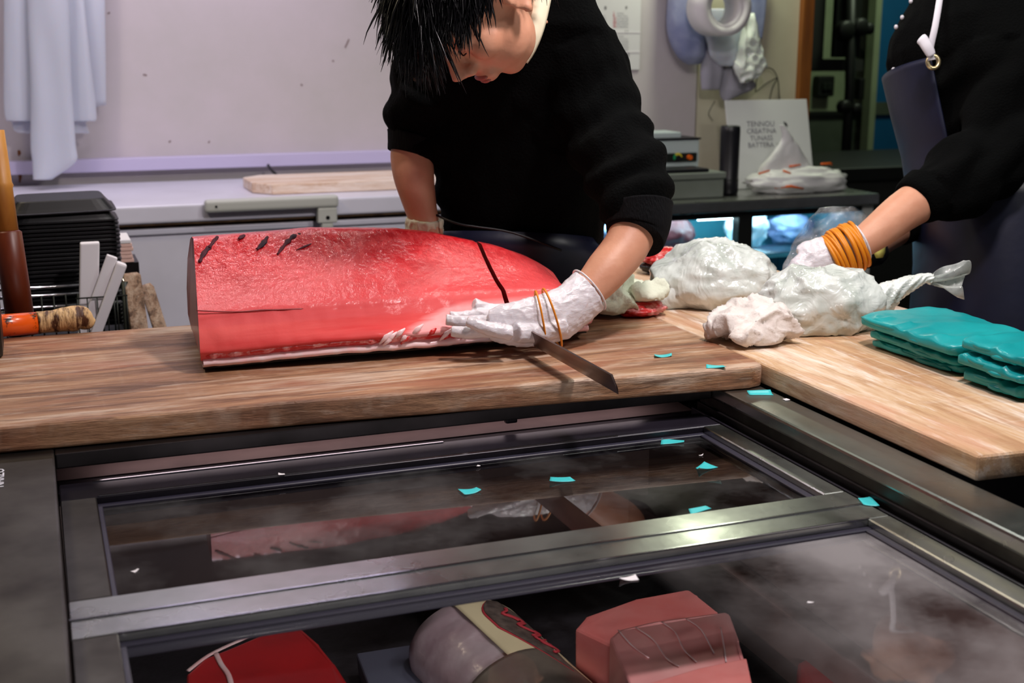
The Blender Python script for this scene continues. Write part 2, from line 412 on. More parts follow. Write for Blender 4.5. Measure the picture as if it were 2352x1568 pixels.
# thin clear film and glass panes: reflective, clear, with haze or drops where the photo has them
def film(name, tint, haze_lo, haze_hi, haze_amt, hscale=3.0, refl=0.9, bump=0.0, bscale=20, hcol=(0.55, 0.55, 0.56), mask=None):
    m = bpy.data.materials.new(name); m.use_nodes = True; nt = m.node_tree; L = nt.links; MATS[name] = m
    for n in list(nt.nodes): nt.nodes.remove(n)
    out = nd(nt, 'ShaderNodeOutputMaterial'); tc = nd(nt, 'ShaderNodeTexCoord')
    tr = nd(nt, 'ShaderNodeBsdfTransparent'); tr.inputs[0].default_value = c4(tint)
    gl = nd(nt, 'ShaderNodeBsdfGlossy'); gl.inputs['Roughness'].default_value = 0.03; gl.inputs[0].default_value = (refl, refl, refl, 1)
    lw = nd(nt, 'ShaderNodeFresnel'); lw.inputs['IOR'].default_value = 1.5
    if bump:
        h = tex(nt, tc.outputs['Object'], 'noise', bscale, (1, 1, 1), 4.0)
        bp = nd(nt, 'ShaderNodeBump', Strength=bump, Distance=0.01); L.new(h, bp.inputs['Height'])
        L.new(bp.outputs[0], gl.inputs['Normal']); L.new(bp.outputs[0], lw.inputs['Normal'])
    ge = nd(nt, 'ShaderNodeNewGeometry'); inv = nd(nt, 'ShaderNodeMath', operation='SUBTRACT'); inv.inputs[0].default_value = 1.0; L.new(ge.outputs['Backfacing'], inv.inputs[1])
    fm = nd(nt, 'ShaderNodeMath', operation='MULTIPLY'); L.new(lw.outputs[0], fm.inputs[0]); L.new(inv.outputs[0], fm.inputs[1])
    mx = nd(nt, 'ShaderNodeMixShader'); L.new(fm.outputs[0], mx.inputs[0]); L.new(tr.outputs[0], mx.inputs[1]); L.new(gl.outputs[0], mx.inputs[2])
    df = nd(nt, 'ShaderNodeBsdfDiffuse'); df.inputs[0].default_value = c4(hcol)
    h = tex(nt, tc.outputs['Object'], 'noise', hscale, (1, 1, 1), 5.0, 0.6)
    f = rng(nt, h, haze_lo, haze_hi, 0.0, haze_amt)
    if mask:
        sp = nd(nt, 'ShaderNodeSeparateXYZ'); L.new(tc.outputs['Object'], sp.inputs[0])
        k = rng(nt, sp.outputs[0], mask[0], mask[1], 0.0, 1.0)
        mu = nd(nt, 'ShaderNodeMath', operation='MULTIPLY'); L.new(f, mu.inputs[0]); L.new(k, mu.inputs[1]); f = mu.outputs[0]
    m2 = nd(nt, 'ShaderNodeMixShader'); L.new(f, m2.inputs[0]); L.new(mx.outputs[0], m2.inputs[1]); L.new(df.outputs[0], m2.inputs[2])
    L.new(m2.outputs[0], out.inputs['Surface'])
    return m
film('case_glass_back', (0.62, 0.60, 0.60), 0.45, 0.8, 0.10, 6.0)
film('case_glass_front', (0.92, 0.92, 0.92), 0.36, 0.66, 0.40, 6.0, hcol=(0.40, 0.38, 0.39), mask=(0.58, 0.80))
film('fridge_glass', (0.85, 0.93, 0.95), 0.5, 0.8, 0.08)
film('clear_bag', (0.84, 0.88, 0.90), 0.40, 0.70, 0.38, 14.0, 1.0, 1.0, 30, (0.6, 0.64, 0.66))
film('cloudy_bag', (0.85, 0.88, 0.86), 0.30, 0.60, 0.75, 7.0, 1.0, 0.8, 30, (0.72, 0.75, 0.73))

# ------------------------------------------------------------------ room shell
YW = 4.33
def st(name, o): return reg(o, kind='structure')
st('floor', box('floor', (-3, -1.5, -0.05), (6, 7, 0.0), 'floor_concrete'))
st('ceiling', box('ceiling', (-3, -1.0, 2.75), (6, 7, 2.8), 'ceiling_paint'))
box('added_soffit', (-3, YW-0.04, 1.98), (2.79, YW, 2.75), 'soffit_dark')['kind'] = 'structure'  # unseen dark soffit, added to darken what the glass lids reflect
wl = st('wall_back', box('wall_back', (-3, YW, 0), (2.375, YW+0.08, 2.75), 'wall_paint'))
wr = st('wall_back_cream', box('wall_right', (2.381, YW, 0), (2.815, YW+0.08, 2.75), 'wall_paint_cream'))
pmat('mark', S(140, 122, 122), 0.8)
def wallmark(x, y, l, a, w=0.0025):
    p = ony(x, y, YW-0.0012); d = V(math.cos(a), 0, math.sin(a))*l; n = V(-math.sin(a), 0, math.cos(a))*w
    mk('scuff_mark', ([p-d-n, p+d-n, p+d+n, p-d+n], [(0, 1, 2, 3)]), 'mark', wl)
for a in ((797, 100, .016, 1.1), (765, 140, .003, .3), (333, 172, .006, -.2), (693, 195, .004, -.6), (250, 30, .004, .5), (390, 325, .004, .4), (480, 326, .004, 1.0)): wallmark(*a)
# door frame and back room
box('trim_1', (2.815, YW-0.03, 0), (2.862, YW+0.12, 2.75), 'orange_wood')['kind'] = 'structure'
box('wall_far', (2.3, 6.30, 0), (6, 6.38, 2.75), 'back_room_green')['kind'] = 'structure'
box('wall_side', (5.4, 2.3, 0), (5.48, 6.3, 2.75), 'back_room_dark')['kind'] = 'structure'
# trim duct on the wall above the freezer
t = reg(box('trim_2', (-3, YW-0.045, 0.966), (1.55, YW, 1.008), 'lilac_plastic', bev=0.003), kind='structure')
# ------------------------------------------------------------------ display case
ZR, ZD = 0.865, 0.825
dc = thing('display_case', (0.46, 1.1, 0), 'low steel refrigerated fish display case with two sliding glass lids', 'display case')
box('rail', (0.924, 0.35, 0.845), (0.992, 1.64, ZR), 'steel', dc, 0.004)
box('rail_wall', (0.924, 0.35, 0.775), (0.945, 1.64, 0.846), 'steel_dull', dc)
box('slide_track', (0.904, 0.35, 0.790), (0.9235, 1.64, 0.812), 'track_black', dc, 0.002)
box('slide_track', (0.909, 0.35, 0.812), (0.913, 1.64, 0.824), 'track_black', dc, 0.001)
box('slide_track', (0.919, 0.35, 0.812), (0.9238, 1.64, 0.832), 'steel_dark', dc, 0.001)
pn = box('side_panel', (-0.42, 0.35, 0.855), (-0.006, 1.64, ZR), 'steel_dull', dc, 0.003)
box('panel_wall', (-0.018, 0.35, 0.60), (-0.006, 1.64, 0.8549), 'steel_dark', dc)
box('panel_outer_wall', (-0.42, 0.35, 0.0), (-0.405, 1.64, 0.8549), 'steel_dark', dc)
box('cross_bar', (-0.0055, 1.605, 0.845), (0.9235, 1.645, 0.8645), 'steel_dark', dc, 0.002)
box('back_ledge', (-0.0055, 1.66, 0.800), (0.9235, 1.72, 0.812), 'case_liner', dc)
box('back_wall', (-0.0055, 1.72, 0.52), (0.9235, 1.735, 0.862), 'case_liner', dc)
box('back_track', (-0.0055, 1.606, 0.795), (0.9035, 1.655, 0.812), 'track_black', dc, 0.002)
box('bolt', (0.60, 1.62, 0.835), (0.618, 1.632, 0.845), 'track_black', dc, 0.003)
box('case_floor', (-0.0055, 0.35, 0.50), (0.9235, 1.72, 0.54), 'case_floor', dc)
box('inner_wall', (0.880, 0.35, 0.54), (0.9038, 1.72, 0.789), 'case_liner', dc)
box('inner_ledge', (0.845, 0.35, 0.60), (0.8798, 1.72, 0.66), 'case_liner', dc, 0.003)
box('front_wall', (-0.0055, 0.335, 0.0), (0.992, 0.35, 0.845), 'steel_dull', dc)
box('lower_cabinet', (-0.4, 0.36, 0.02), (0.98, 1.72, 0.499), 'steel_dark', dc)
def sliding_door(y0, y1, zt, fr, mid_front, mid_back, glass, xr=0.905):
    """aluminium frame of four bars around one pane"""
    zb = zt-0.022; x0, x1 = -0.004, xr
    d = mk('sliding_door', bevelled(boxvf((x0, y0, zb), (x1, y0+mid_front, zt)), 0.0015, 1), 'steel', dc)
    box('frame_bar', (x0, y1-mid_back, zb), (x1, y1, zt), fr, d, 0.0015, seg=1)
    box('frame_bar', (x0, y0+mid_front, zb), (x0+0.042, y1-mid_back, zt), 'steel_dull', d, 0.0015, seg=1)
    box('frame_bar', (x1-0.030, y0+mid_front, zb), (x1, y1-mid_back, zt), 'steel', d, 0.0015, seg=1)
    # dark rubber seal set into the frame
    gx0, gx1, gy0, gy1 = x0+0.042, x1-0.030, y0+mid_front, y1-mid_back
    w = 0.010
    for lo, hi in (((gx0, gy0, zb), (gx1, gy0+w, zt-0.009)), ((gx0, gy1-w, zb), (gx1, gy1, zt-0.009)), ((gx0, gy0+w, zb), (gx0+w*.6, gy1-w, zt-0.009)), ((gx1-w, gy0+w, zb), (gx1, gy1-w, zt-0.009))):
        box('rubber_seal', lo, hi, 'gasket', d, 0.001, seg=1)
    box('glass_pane', (gx0+w*.6+.0002, gy0+w+.0002, zb+0.004), (gx1-w-.0002, gy1-w-.0002, zb+0.010), glass, d)
    return d
sliding_door(1.194, 1.604, ZD, 'track_black', 0.044, 0.062, 'case_glass_back')
sliding_door(0.42, 1.1935, ZD, 'steel', 0.045, 0.044, 'case_glass_front')
# bright bead strips along the meeting edges of the two lids
box('edge_bead', (-0.004, 1.1905, ZD), (0.904, 1.1935, ZD+0.0012), 'chrome', dc)
box('edge_bead', (0.036, 1.1485, ZD), (0.876, 1.1505, ZD+0.0010), 'chrome', dc)
box('edge_bead', (0.036, 1.600, ZD), (0.50, 1.6035, ZD+0.0012), 'chrome', dc)
box('edge_bead', (0.040, 1.5425, ZD), (0.74, 1.5455, ZD+0.0010), 'chrome', dc)
# sticker print running along the left panel
stk = onz(6, 1118, ZR+0.0008)
textobj('sticker_print', 'NARZO', 0.020, basis(stk+V(0.001, 0, 0), (0, 1, 0), (-1, 0, 0), (0, 0, 1)), 'white_print', dc, 0.0002)

# ------------------------------------------------------------------ boards
def rotz(c, a): return Matrix.Translation(c) @ Matrix.Rotation(a, 4, 'Z') @ Matrix.Translation(-Vector(c))
def plank(name, poly, z0, z1, mat, label, cat, bev=0.006):
    vf = prism(poly, z0, z1)
    o = mk(name, bevelled(vf, bev, 3), mat); return reg(o, label, cat)
plank('cutting_board', [(-0.45, 1.640), (0.30, 1.616), (0.965, 1.566), (0.990, 1.574), (0.994, 1.60), (0.994, 2.14), (-0.45, 2.165)], 0.866, 0.90, 'board_wood',
      'long thick stained wooden cutting board under the big tuna block', 'cutting board')
plank('cutting_board', [(0.996, 1.115), (1.46, 1.09), (1.46, 2.62), (0.996, 2.62)], 0.866, 0.898, 'side_board_wood',
      'pale wooden side board holding the plastic bags and teal sheets', 'cutting board')
cb = thing('counter_base', (1.2, 1.8, 0), 'dark steel counter base carrying the wooden boards', 'counter')
box('body', (1.02, 1.20, 0.02), (1.44, 2.60, 0.8655), 'steel_dark', cb)
box('back_body', (-0.42, 1.745, 0.02), (0.99, 2.03, 0.8655), 'steel_dark', cb)
# ------------------------------------------------------------------ tuna
def tuna_mat(name, x0):
    m, nt, b, oc = mnew(name); L = nt.links
    geo = nd(nt, 'ShaderNodeNewGeometry'); sp = nd(nt, 'ShaderNodeSeparateXYZ'); L.new(geo.outputs['Position'], sp.inputs[0])
    Z, X = sp.outputs[2], sp.outputs[0]; P = geo.outputs['Position']
    n1 = tex(nt, P, 'noise', 105.0, (1, 1, 1), 4.0, 0.65)
    n2 = tex(nt, P, 'noise', 14.0, (0.6, 1.6, 1.6), 4.0, 0.6)
    n3 = tex(nt, P, 'noise', 10.0, (0.35, 3, 3), 4.0, 0.6)
    lower = mixc(nt, rng(nt, n3, 0.35, 0.68), S(206, 54, 54), S(220, 86, 82))
    upper = mixc(nt, rng(nt, n1, 0.42, 0.60), S(186, 20, 30), S(212, 58, 62))
    upper = mixc(nt, rng(nt, n2, 0.48, 0.64, 0, .8), upper, S(172, 12, 22))
    # the lower third of the upper face is paler
    zz = nd(nt, 'ShaderNodeMath', operation='ADD'); nn = rng(nt, n2, 0.3, 0.7, -0.014, 0.014); L.new(Z, zz.inputs[0]); L.new(nn, zz.inputs[1])
    pale = rng(nt, zz.outputs[0], 1.046, 1.000, 0.0, 0.7)
    upper = mixc(nt, pale, upper, S(220, 84, 86))
    c = mixc(nt, rng(nt, Z, 0.981, 0.984), lower, upper)
    # duller band running just under the seam
    zb = nd(nt, 'ShaderNodeMath', operation='SUBTRACT'); L.new(Z, zb.inputs[0]); zb.inputs[1].default_value = 0.974
    ab = nd(nt, 'ShaderNodeMath', operation='ABSOLUTE'); L.new(zb.outputs[0], ab.inputs[0])
    c = mixc(nt, rng(nt, ab.outputs[0], 0.012, 0.007, 0.0, 0.45), c, S(206, 76, 80))
    # pale belly membrane, low and to the right
    mz = nd(nt, 'ShaderNodeMath', operation='MULTIPLY_ADD'); L.new(X, mz.inputs[0]); mz.inputs[1].default_value = -0.33; L.new(Z, mz.inputs[2])
    mw = nd(nt, 'ShaderNodeMath', operation='ADD'); L.new(mz.outputs[0], mw.inputs[0]); L.new(rng(nt, n3, 0.3, 0.7, -0.006, 0.006), mw.inputs[1])
    mem = rng(nt, mw.outputs[0], 0.779, 0.771, 0.0, 0.8)
    lim = nd(nt, 'ShaderNodeMath', operation='MULTIPLY'); L.new(mem, lim.inputs[0]); L.new(rng(nt, Z, 0.976, 0.966), lim.inputs[1])
    c = mixc(nt, lim.outputs[0], c, S(230, 166, 166))
    L.new(c, b.inputs['Base Color'])
    L.new(rng(nt, Z, 0.978, 0.990, 0.62, 0.34), b.inputs['Roughness']); b.inputs['Subsurface Weight'].default_value = 0.25
    b.inputs['Subsurface Radius'].default_value = (0.010, 0.003, 0.002); b.inputs['Subsurface Scale'].default_value = 1.0
    L.new(rng(nt, Z, 0.978, 0.992, 0.03, 0.6), b.inputs['Coat Weight']); b.inputs['Specular IOR Level'].default_value = 0.25; b.inputs['Coat Roughness'].default_value = 0.10
    hb = mixc(nt, rng(nt, Z, 0.979, 0.989, 0.12, 1.0), (0.5, 0.5, 0.5), rng(nt, n1, 0.25, 0.75))
    bumpn(nt, b, hb, 0.30, 0.004)
    return m
tuna_mat('tuna_flesh', 0)
pmat('tuna_cut_face', S(120, 16, 20), 0.35, col2=S(146, 30, 32), scale=18, sss=0.1, ssr=0.005, coat=0.3)
pmat('blood_line', S(22, 14, 28), 0.6, spec=0.2, col2=S(92, 26, 38), scale=40)
pmat('belly_red', S(196, 34, 36), 0.35, col2=S(232, 150, 148), scale=45, lo=0.5, hi=0.62, coat=0.3)
RX = [(0.18, 1.074), (0.217, 1.075), (0.39, 1.080), (0.53, 1.073), (0.60, 1.062), (0.675, 1.044), (0.72, 1.032), (0.77, 1.012), (0.81, 0.988), (0.835, 0.955), (0.86, 0.93)]
def lerp_tab(tab, x):
    if x <= tab[0][0]: return tab[0][1]
    for (a, b), (c, d) in zip(tab, tab[1:]):
        if x <= c: return b+(d-b)*(x-a)/(c-a)
    return tab[-1][1]
def tsec(x, piece):
    """(y,z) outline of the loin at x: front belly edge, lower face, seam, upper face, ridge, skin side"""
    zr = lerp_tab(RX, x); k = (zr-0.90)/0.175
    zs = 0.985-max(0, x-0.55)*0.02 if zr > 1.0 else 0.90+0.49*(zr-0.90)
    yr = 1.955
    lift = 0.004+0.006*min(1, max(0, (x-0.24)/0.15))
    yb = 1.800+0.010*math.sin(x*9)
    pts = [(yb+0.004, 0.914+lift), (yb-0.002, 0.922+lift), (yb-0.008, 0.928+lift), (yb-0.006, 0.936+lift*.7), (1.812, 0.955), (1.828, 0.972), (1.836, zs-0.003), (1.841, zs+0.0015)]
    for f in (0.2, 0.4, 0.6, 0.8): pts.append((1.841+(yr-1.841)*f+0.0*f, zs+(zr-zs)*(f-0.30*f*(1-f))))
    pts += [(yr, zr), (yr+0.02, zr+0.001), (yr+0.045, zr-0.006), (yr+0.10, zr-0.045*k), (2.095, 0.90+0.075*k), (2.10, 0.93), (2.06, 0.912), (1.95, 0.912), (1.85, 0.913+lift)]
    return pts
def tuna_piece(xa, xb, nx, slant, round_end=False, seed=0):
    rows = []
    for i in range(nx+1):
        s = i/nx; x = xa+(xb-xa)*s; pts = tsec(x, 0)
        # refine
        P = [V(0, a, b) for a, b in pts]; ring = []
        n = len(P)
        for q in range(n):
            A, B = P[q], P[(q+1) % n]
            kk = 3 if 7 <= q <= 12 else 2
            for j in range(kk): ring.append(A.lerp(B, j/kk))
        out = []
        for q in ring:
            y, z = q.y, q.z
            if round_end:
                e = max(0.0, (s-0.72)/0.28); sc = math.sqrt(max(0.0, 1-e*e*0.9)); y = 1.93+(y-1.93)*(0.25+.75*sc); z = 0.912+(z-0.912)*(0.35+.65*sc)
            xx = x+slant(y, z)*(1-s) if not round_end else x+slant(y, z)*(1-s)
            p = V(xx, y, z)
            d = 0.0013*fbm(p, 34, 3) if z > 0.93 else 0.0008*fbm(p, 40, 2)
            p.y -= d; p.z += d*0.8
            out.append(p)
        rows.append(out)
    n = len(rows[0]); v = [p for r in rows for p in r]
    f = [(j*n+i, (j+1)*n+i, (j+1)*n+(i+1) % n, j*n+(i+1) % n) for j in range(nx) for i in range(n)]
    return v, f, rows
def add_tuna(name, xa, xb, nx, slant, round_end, label, seed):
    v, f, rows = tuna_piece(xa, xb, nx, slant, round_end, seed)
    o = mk(name, (v, f), 'tuna_flesh', None, True); reg(o, label, 'tuna')
    n = len(rows[0])
    mk('cut_face', fixn((rows[0], [tuple(range(n))])), 'tuna_cut_face', o)
    mk('cut_face', fixn((rows[-1], [tuple(range(n))])), 'tuna_cut_face', o)
    return o, rows
tb, rows = add_tuna('tuna_block', 0.20, 0.673, 110, lambda y, z: 0.11*(min(y, 1.955)-1.80), False, 'large red tuna loin block, biggest piece left of the knife cut', 1)
tp, rows2 = add_tuna('tuna_block', 0.681, 0.842, 44, lambda y, z: 0.0, True, 'smaller tapered red tuna end piece right of the knife cut', 2)
def belly(o, xa, xb, nx):
    # white fat edge with black skin below, and the ragged red strip above it
    def fat(u, w):
        x = xa+(xb-xa)*u; s = tsec(x, 0); y0, z0 = s[0]
        wob = 0.003*fbm((x*40, 0, 3), 1, 3)
        t = w*2*math.pi
        return V(x+0.11*(y0-1.8)*(1-u) if xa < .5 else x, y0+0.003+0.011*math.cos(t), z0-0.0035+wob*.5+0.0066*math.sin(t))
    vf = grid(fat, nx, 10); mk('fat_edge', fixn(vf), 'fat_white', o, True)
    def rag(u, w):
        x = xa+(xb-xa)*u; y0, z0 = tsec(x, 0)[0]; t = w*2*math.pi
        r = 0.0055+0.003*fbm((x*70, 2, 1), 1, 3)
        return V(x, y0-0.003+r*1.1*math.cos(t)+.002*fbm((x*90, w*3, 5), 1, 2), z0+0.010+r*math.sin(t)*1.1)
    mk('ragged_belly_strip', fixn(grid(rag, nx*2, 10)), 'belly_red', o, True)
    def skin(u, w):
        x = xa+(xb-xa)*u; s = tsec(x, 0); y0, z0 = s[0]
        y = y0+0.002+(2.09-y0)*w; z = z0-0.010-0.0*w if w < .02 else (z0-0.010)*(1-w)+0.9085*w
        return V(x+0.11*(y-1.8)*(1-u) if xa < .5 else x, y, max(0.9035, z-0.006*math.sin(w*math.pi)))
    mk('skin', fixn(grid(skin, nx//2, 8, 0.003)), 'skin_black', o, True)
belly(tb, 0.203, 0.672, 60); belly(tp, 0.683, 0.81, 20)
# pale membrane flaps of the belly cavity, white chips on the right half of the strip
for i in range(24):
    x = 0.45+0.225*random.random()**0.8; y0, z0 = tsec(x, 0)[0]; h = random.uniform(.010, .022)
    p = V(x, y0-0.0105, z0+0.004+random.random()*.014)
    mk('membrane_flap', fixn(tube([p+V(-.5*h, 0, -.2*h), p+V(0, -0.002, 0.3*h), p+V(.6*h, 0, .7*h)], [.0012, .0042, .0010], 8, flat=.45, ref=(0, -1, .3))), 'fat_white' if i % 3 else 'belly_red', tb, True)
# dark blood-line marks along the ridge of the block
def mark(pts, w):
    P = []
    for x, y in pts:
        # find the upper face under this pixel
        best = None
        for k in range(60):
            Y = 1.80+0.004*k; q = ony(x, y, Y); s = tsec(q.x, 0)
            zr = s[12][1]; zs = s[7][1]; f = (Y-1.841)/(1.955-1.841)
            if f < 0: continue
            if f > 1.0: zz = zr+.001
            else: zz = zs+(zr-zs)*(f-0.30*f*(1-f))
            e = abs(q.z-zz)
            if best is None or e < best[0]: best = (e, q)
        P.append(best[1]+V(0, -0.0006, 0.0006))
    P = smoothpath(P, 4); n = len(P)
    R = [w*(0.45+0.55*math.sin(math.pi*i/(n-1)))*(1+.9*fbm(p, 190, 2)) for i, p in enumerate(P)]
    mk('blood_line_mark', fixn(tube(P, R, 8, flat=0.35, ref=(0, -.6, .8))), 'blood_line', tb, True)
for pts, w in (([(458, 603), (470, 580), (488, 560), (500, 543)], .0042), ([(548, 549), (562, 540)], .0042), ([(590, 573), (604, 560), (615, 543)], .0042), ([(637, 585), (652, 565), (672, 545), (690, 537)], .004), ([(500, 545), (492, 552), (480, 570)], .003), ([(680, 575), (715, 560)], .0022)): mark(pts, w)
# the seam between upper and lower loin
P = [ony(x, y, 1.8345) for x, y in ((451, 713), (540, 716), (600, 712), (640, 711), (700, 709))]
mk('seam_line', fixn(tube(smoothpath(P, 5), [.0006]+[.0011]*19+[.0004], 6)), 'tuna_cut_face', tb, True)

# ------------------------------------------------------------------ knife lying in the cut
kn = thing('tuna_knife', (0.677, 1.8, 0.905), 'long straight tuna knife with square tip sticking out under the gloved hand', 'knife')
tip = onx(1414, 884, 0.690)
ky0 = tip.y; kz = tip.z
kd = Matrix.Rotation(math.radians(-24), 4, 'Y')
def kpt(y, h, w):
    """h along the blade height, w across"""
    v = kd @ V(w, 0, h); return V(0.690+v.x-0.013*(y-ky0)/0.7, y, kz+v.z+0.004*(y-ky0)/0.7)
sec = [(-0.0160, 0.0), (-0.006, 0.0012), (0.0155, 0.0018), (0.0160, -0.0010), (-0.006, -0.0006)]
v = []; f = []
ys = [ky0, ky0+0.004, ky0+0.1, ky0+0.3, 2.13]
for j, y in enumerate(ys):
    for h, w in sec:
        hh = h
        yy = y + (0.004 if j == 0 and h < -0.01 else 0.0)
        v.append(kpt(yy, hh, w))
n = len(sec)
for j in range(len(ys)-1):
    for i in range(n): f.append((j*n+i, j*n+(i+1) % n, (j+1)*n+(i+1) % n, (j+1)*n+i))
f.append(tuple(reversed(range(n)))); f.append(tuple(range((len(ys)-1)*n, len(ys)*n)))
mk('blade', fixn((v, f)), 'knife_steel', kn)
mk('handle', fixn(tube([kpt(2.13, 0, 0), kpt(2.15, 0, 0), kpt(2.26, 0, 0), kpt(2.27, 0, 0)], [.008, .014, .014, .010], 12)), 'knife_handle', kn, True)
# ------------------------------------------------------------------ draped and lumpy shapes
def drape(name, rows, Y, depth, mat, parent=None, fold=0.3, ffreq=30.0, seed=0, n=40, k=6, ywave=0.0, wr=0.0, wf=25.0, jag=0.0):
    """hanging sheet or bag: rows are (left px, right px, y px, depth factor) at plane Y"""
    L = smoothpath([V(r[0], r[1], r[2]) for r in rows], k); D = []
    for i in range(len(rows)-1):
        for j in range(k): D.append(rows[i][3]*(1-j/k)+rows[i+1][3]*j/k)
    D.append(rows[-1][3])
    rings = []
    for q, d in zip(L, D):
        a, b = ony(q.x, q.z, Y), ony(q.y, q.z, Y); c = (a+b)/2
        rings.append((c, (b-a)/2, V(0, -depth*max(d, .05), 0)))
    vf = loft(rings, n, True, 2.3)
    vs = []
    m = len(vf[0])
    for i, p in enumerate(vf[0]):
        s = noise.noise(V(p.x*ffreq+seed, p.z*2.5, seed*1.7))
        w = ridge(V(p.x+seed, p.y, p.z), wf)*wr
        q = p+V(0, -depth*fold*s-w, 0)
        if jag and i >= m-2*n: q.z += jag*noise.noise(V(p.x*60, seed, 0))
        vs.append(q)
    return mk(name, fixn((vs, vf[1])), mat, parent, True)
def lump(c, r, seed, amp=0.12, f=9.0, wrk=0.0, wf=40.0, flat=None, nu=48, nv=30, rot=0.0, power=1.0):
    """wrinkled lump standing on z=flat"""
    M = Matrix.Rotation(rot, 3, 'Z'); vf = ball((0, 0, 0), (1, 0, 0), (0, 1, 0), (0, 0, 1), nu, nv); vs = []
    for p in vf[0]:
        d = 1+amp*fbm(p*1.0+V(seed, seed*.3, 0), f*0.2, 4)+wrk*(ridge(p+V(0, seed, 0), wf*.1)**3-0.4)
        q = M @ V(p.x*r[0]*d, p.y*r[1]*d, p.z*r[2]*d)+Vector(c)
        if flat is not None and q.z < flat: q = V(c[0]+(q.x-c[0])*(1.0+0.0), c[1]+(q.y-c[1]), flat+0.0002*p.x)
        vs.append(q)
    return fixn((vs, vf[1]))

# ------------------------------------------------------------------ chest freezer
fz = thing('chest_freezer', (0.2, 3.95, 0), 'white chest freezer with grey handle bar along the back wall', 'freezer')
box('body', (-1.3, 3.655, 0.0), (1.50, 4.28, 0.845), 'freezer_white', fz, 0.01)
box('rim', (-1.3, 3.645, 0.845), (1.50, 4.28, 0.862), 'freezer_white', fz, 0.004)
box('rubber_seal', (-1.29, 3.66, 0.862), (1.49, 4.27, 0.876), 'rust_black', fz)
box('grime_line', (-1.29, 3.635, 0.874), (1.49, 3.66, 0.880), 'grime', fz)
box('lid', (-1.3, 3.625, 0.879), (1.50, 4.285, 0.930), 'freezer_white', fz, 0.008, seg=3)
hb = ony(470, 470, 3.6); he = ony(777, 470, 3.6)
h = mk('handle_bar', bevelled(boxvf((hb.x, 3.588, 0.906), (he.x, 3.624, 0.942)), 0.012, 4), 'freezer_grey', fz)
box('bracket', (he.x-0.062, 3.590, 0.862), (he.x-0.006, 3.6245, 0.9065), 'freezer_grey', h, 0.005, seg=3)
box('bracket', (he.x-0.052, 3.592, 0.846), (he.x-0.018, 3.6245, 0.8625), 'freezer_grey', h, 0.005, seg=3)
mk('bolt_hole', fixn(tube([V(he.x-0.034, 3.589, 0.878), V(he.x-0.034, 3.60, 0.878)], .006, 14)), 'skin_black', h)
mk('screw', fixn(tube([V(hb.x+0.03, 3.586, 0.924), V(hb.x+0.03, 3.60, 0.924)], .0035, 10)), 'skin_black', h)
a, b = ony(578, 440, 3.84), ony(1030, 440, 3.84)
plank('cutting_board', [(a.x+.05, 3.76), (1.42, 3.76), (1.42, 4.06), (a.x+.06, 4.06), (a.x+.0, 4.0), (a.x, 3.83)], 0.9308, 0.962, 'light_wood', 'pale wooden board with rounded corner lying on the white freezer lid', 'cutting board', 0.004)
P = [ony(615, 378, 4.26), ony(625, 392, 4.24), ony(642, 408, 4.2), V(0.72, 4.15, 0.936)]
reg(mk('power_cord', fixn(tube(smoothpath(P, 5), .0045, 8)), 'black_plastic', None, True), 'short black power cord below the lilac wall duct', 'cord')
# rust stains on the wall beside the sheets
for x, y0, y1 in ((43, 345, 358), (45, 392, 420)):
    p, q = ony(x, y0, YW-.0015), ony(x, y1, YW-.0015)
    mk('rust_stain', fixn(tube([p, (p+q)/2+V(.002, 0, 0), q], [.004, .006, .002], 6, flat=.2, ref=(0, 1, 0))), 'orange_wood', wl)

# ------------------------------------------------------------------ hanging plastic sheets, top left
hs = thing('hanging_plastic_sheet', ony(110, 415, 4.17), 'bundle of milky plastic sheets hanging on the wall, top left', 'plastic sheet')
drape('sheet_layer', [(15, 238, -260, 1), (12, 240, -60, 1), (30, 243, 120, 1), (40, 244, 243, .8)], 4.245, 0.012, 'sheet_film', hs, 0.8, 22, 3, jag=.01)
drape('sheet_layer', [(20, 195, -260, 1), (10, 190, -60, 1), (8, 205, 120, 1), (10, 222, 262, 1), (26, 212, 276, .7)], 4.19, 0.016, 'sheet_film', hs, 1.3, 20, 9, 60, jag=.012)
drape('sheet_layer', [(60, 150, -260, 1), (62, 158, 0, 1), (70, 165, 200, 1), (70, 174, 330, 1), (74, 174, 372, .9), (76, 120, 412, .6)], 4.14, 0.022, 'sheet_film', hs, 1.0, 17, 5, 60)
drape('sheet_layer', [(25, 160, 180, 1), (28, 200, 290, .8), (60, 205, 306, .4)], 4.22, 0.008, 'sheet_film', hs, 0.7, 30, 2)

# ------------------------------------------------------------------ black foam trays in a wire rack
rk = thing('wire_rack', (0.05, 2.8, 0), 'chrome wire rack behind the long board, holding black trays', 'rack')
for z in (0.883, 0.866, 0.842, 0.775):
    mk('rail_wire', fixn(tube([V(-0.30, 2.70, z), V(0.155, 2.70, z)], .0035, 8)), 'chrome', rk, True)
    mk('rail_wire', fixn(tube([V(-0.30, 3.02, z), V(0.155, 3.02, z)], .0035, 8)), 'chrome', rk, True)
    mk('rail_wire', fixn(tube([V(0.155, 2.70, z), V(0.155, 3.02, z)], .0035, 8)), 'chrome', rk, True)
for i in range(20):
    x = -0.29+i*0.0234
    mk('upright_wire', fixn(tube([V(x, 2.697, 0.745), V(x, 2.697, 0.866)], .0018, 6)), 'dark_metal', rk, True)
for x in (-0.30, 0.155):
    for y in (2.70, 3.02): mk('leg', fixn(tube([V(x, y, 0), V(x, y, 0.885)], .008, 10)), 'dark_metal', rk, True)
box('shelf', (-0.30, 2.70, 0.742), (0.155, 3.02, 0.750), 'machine_dark', rk)
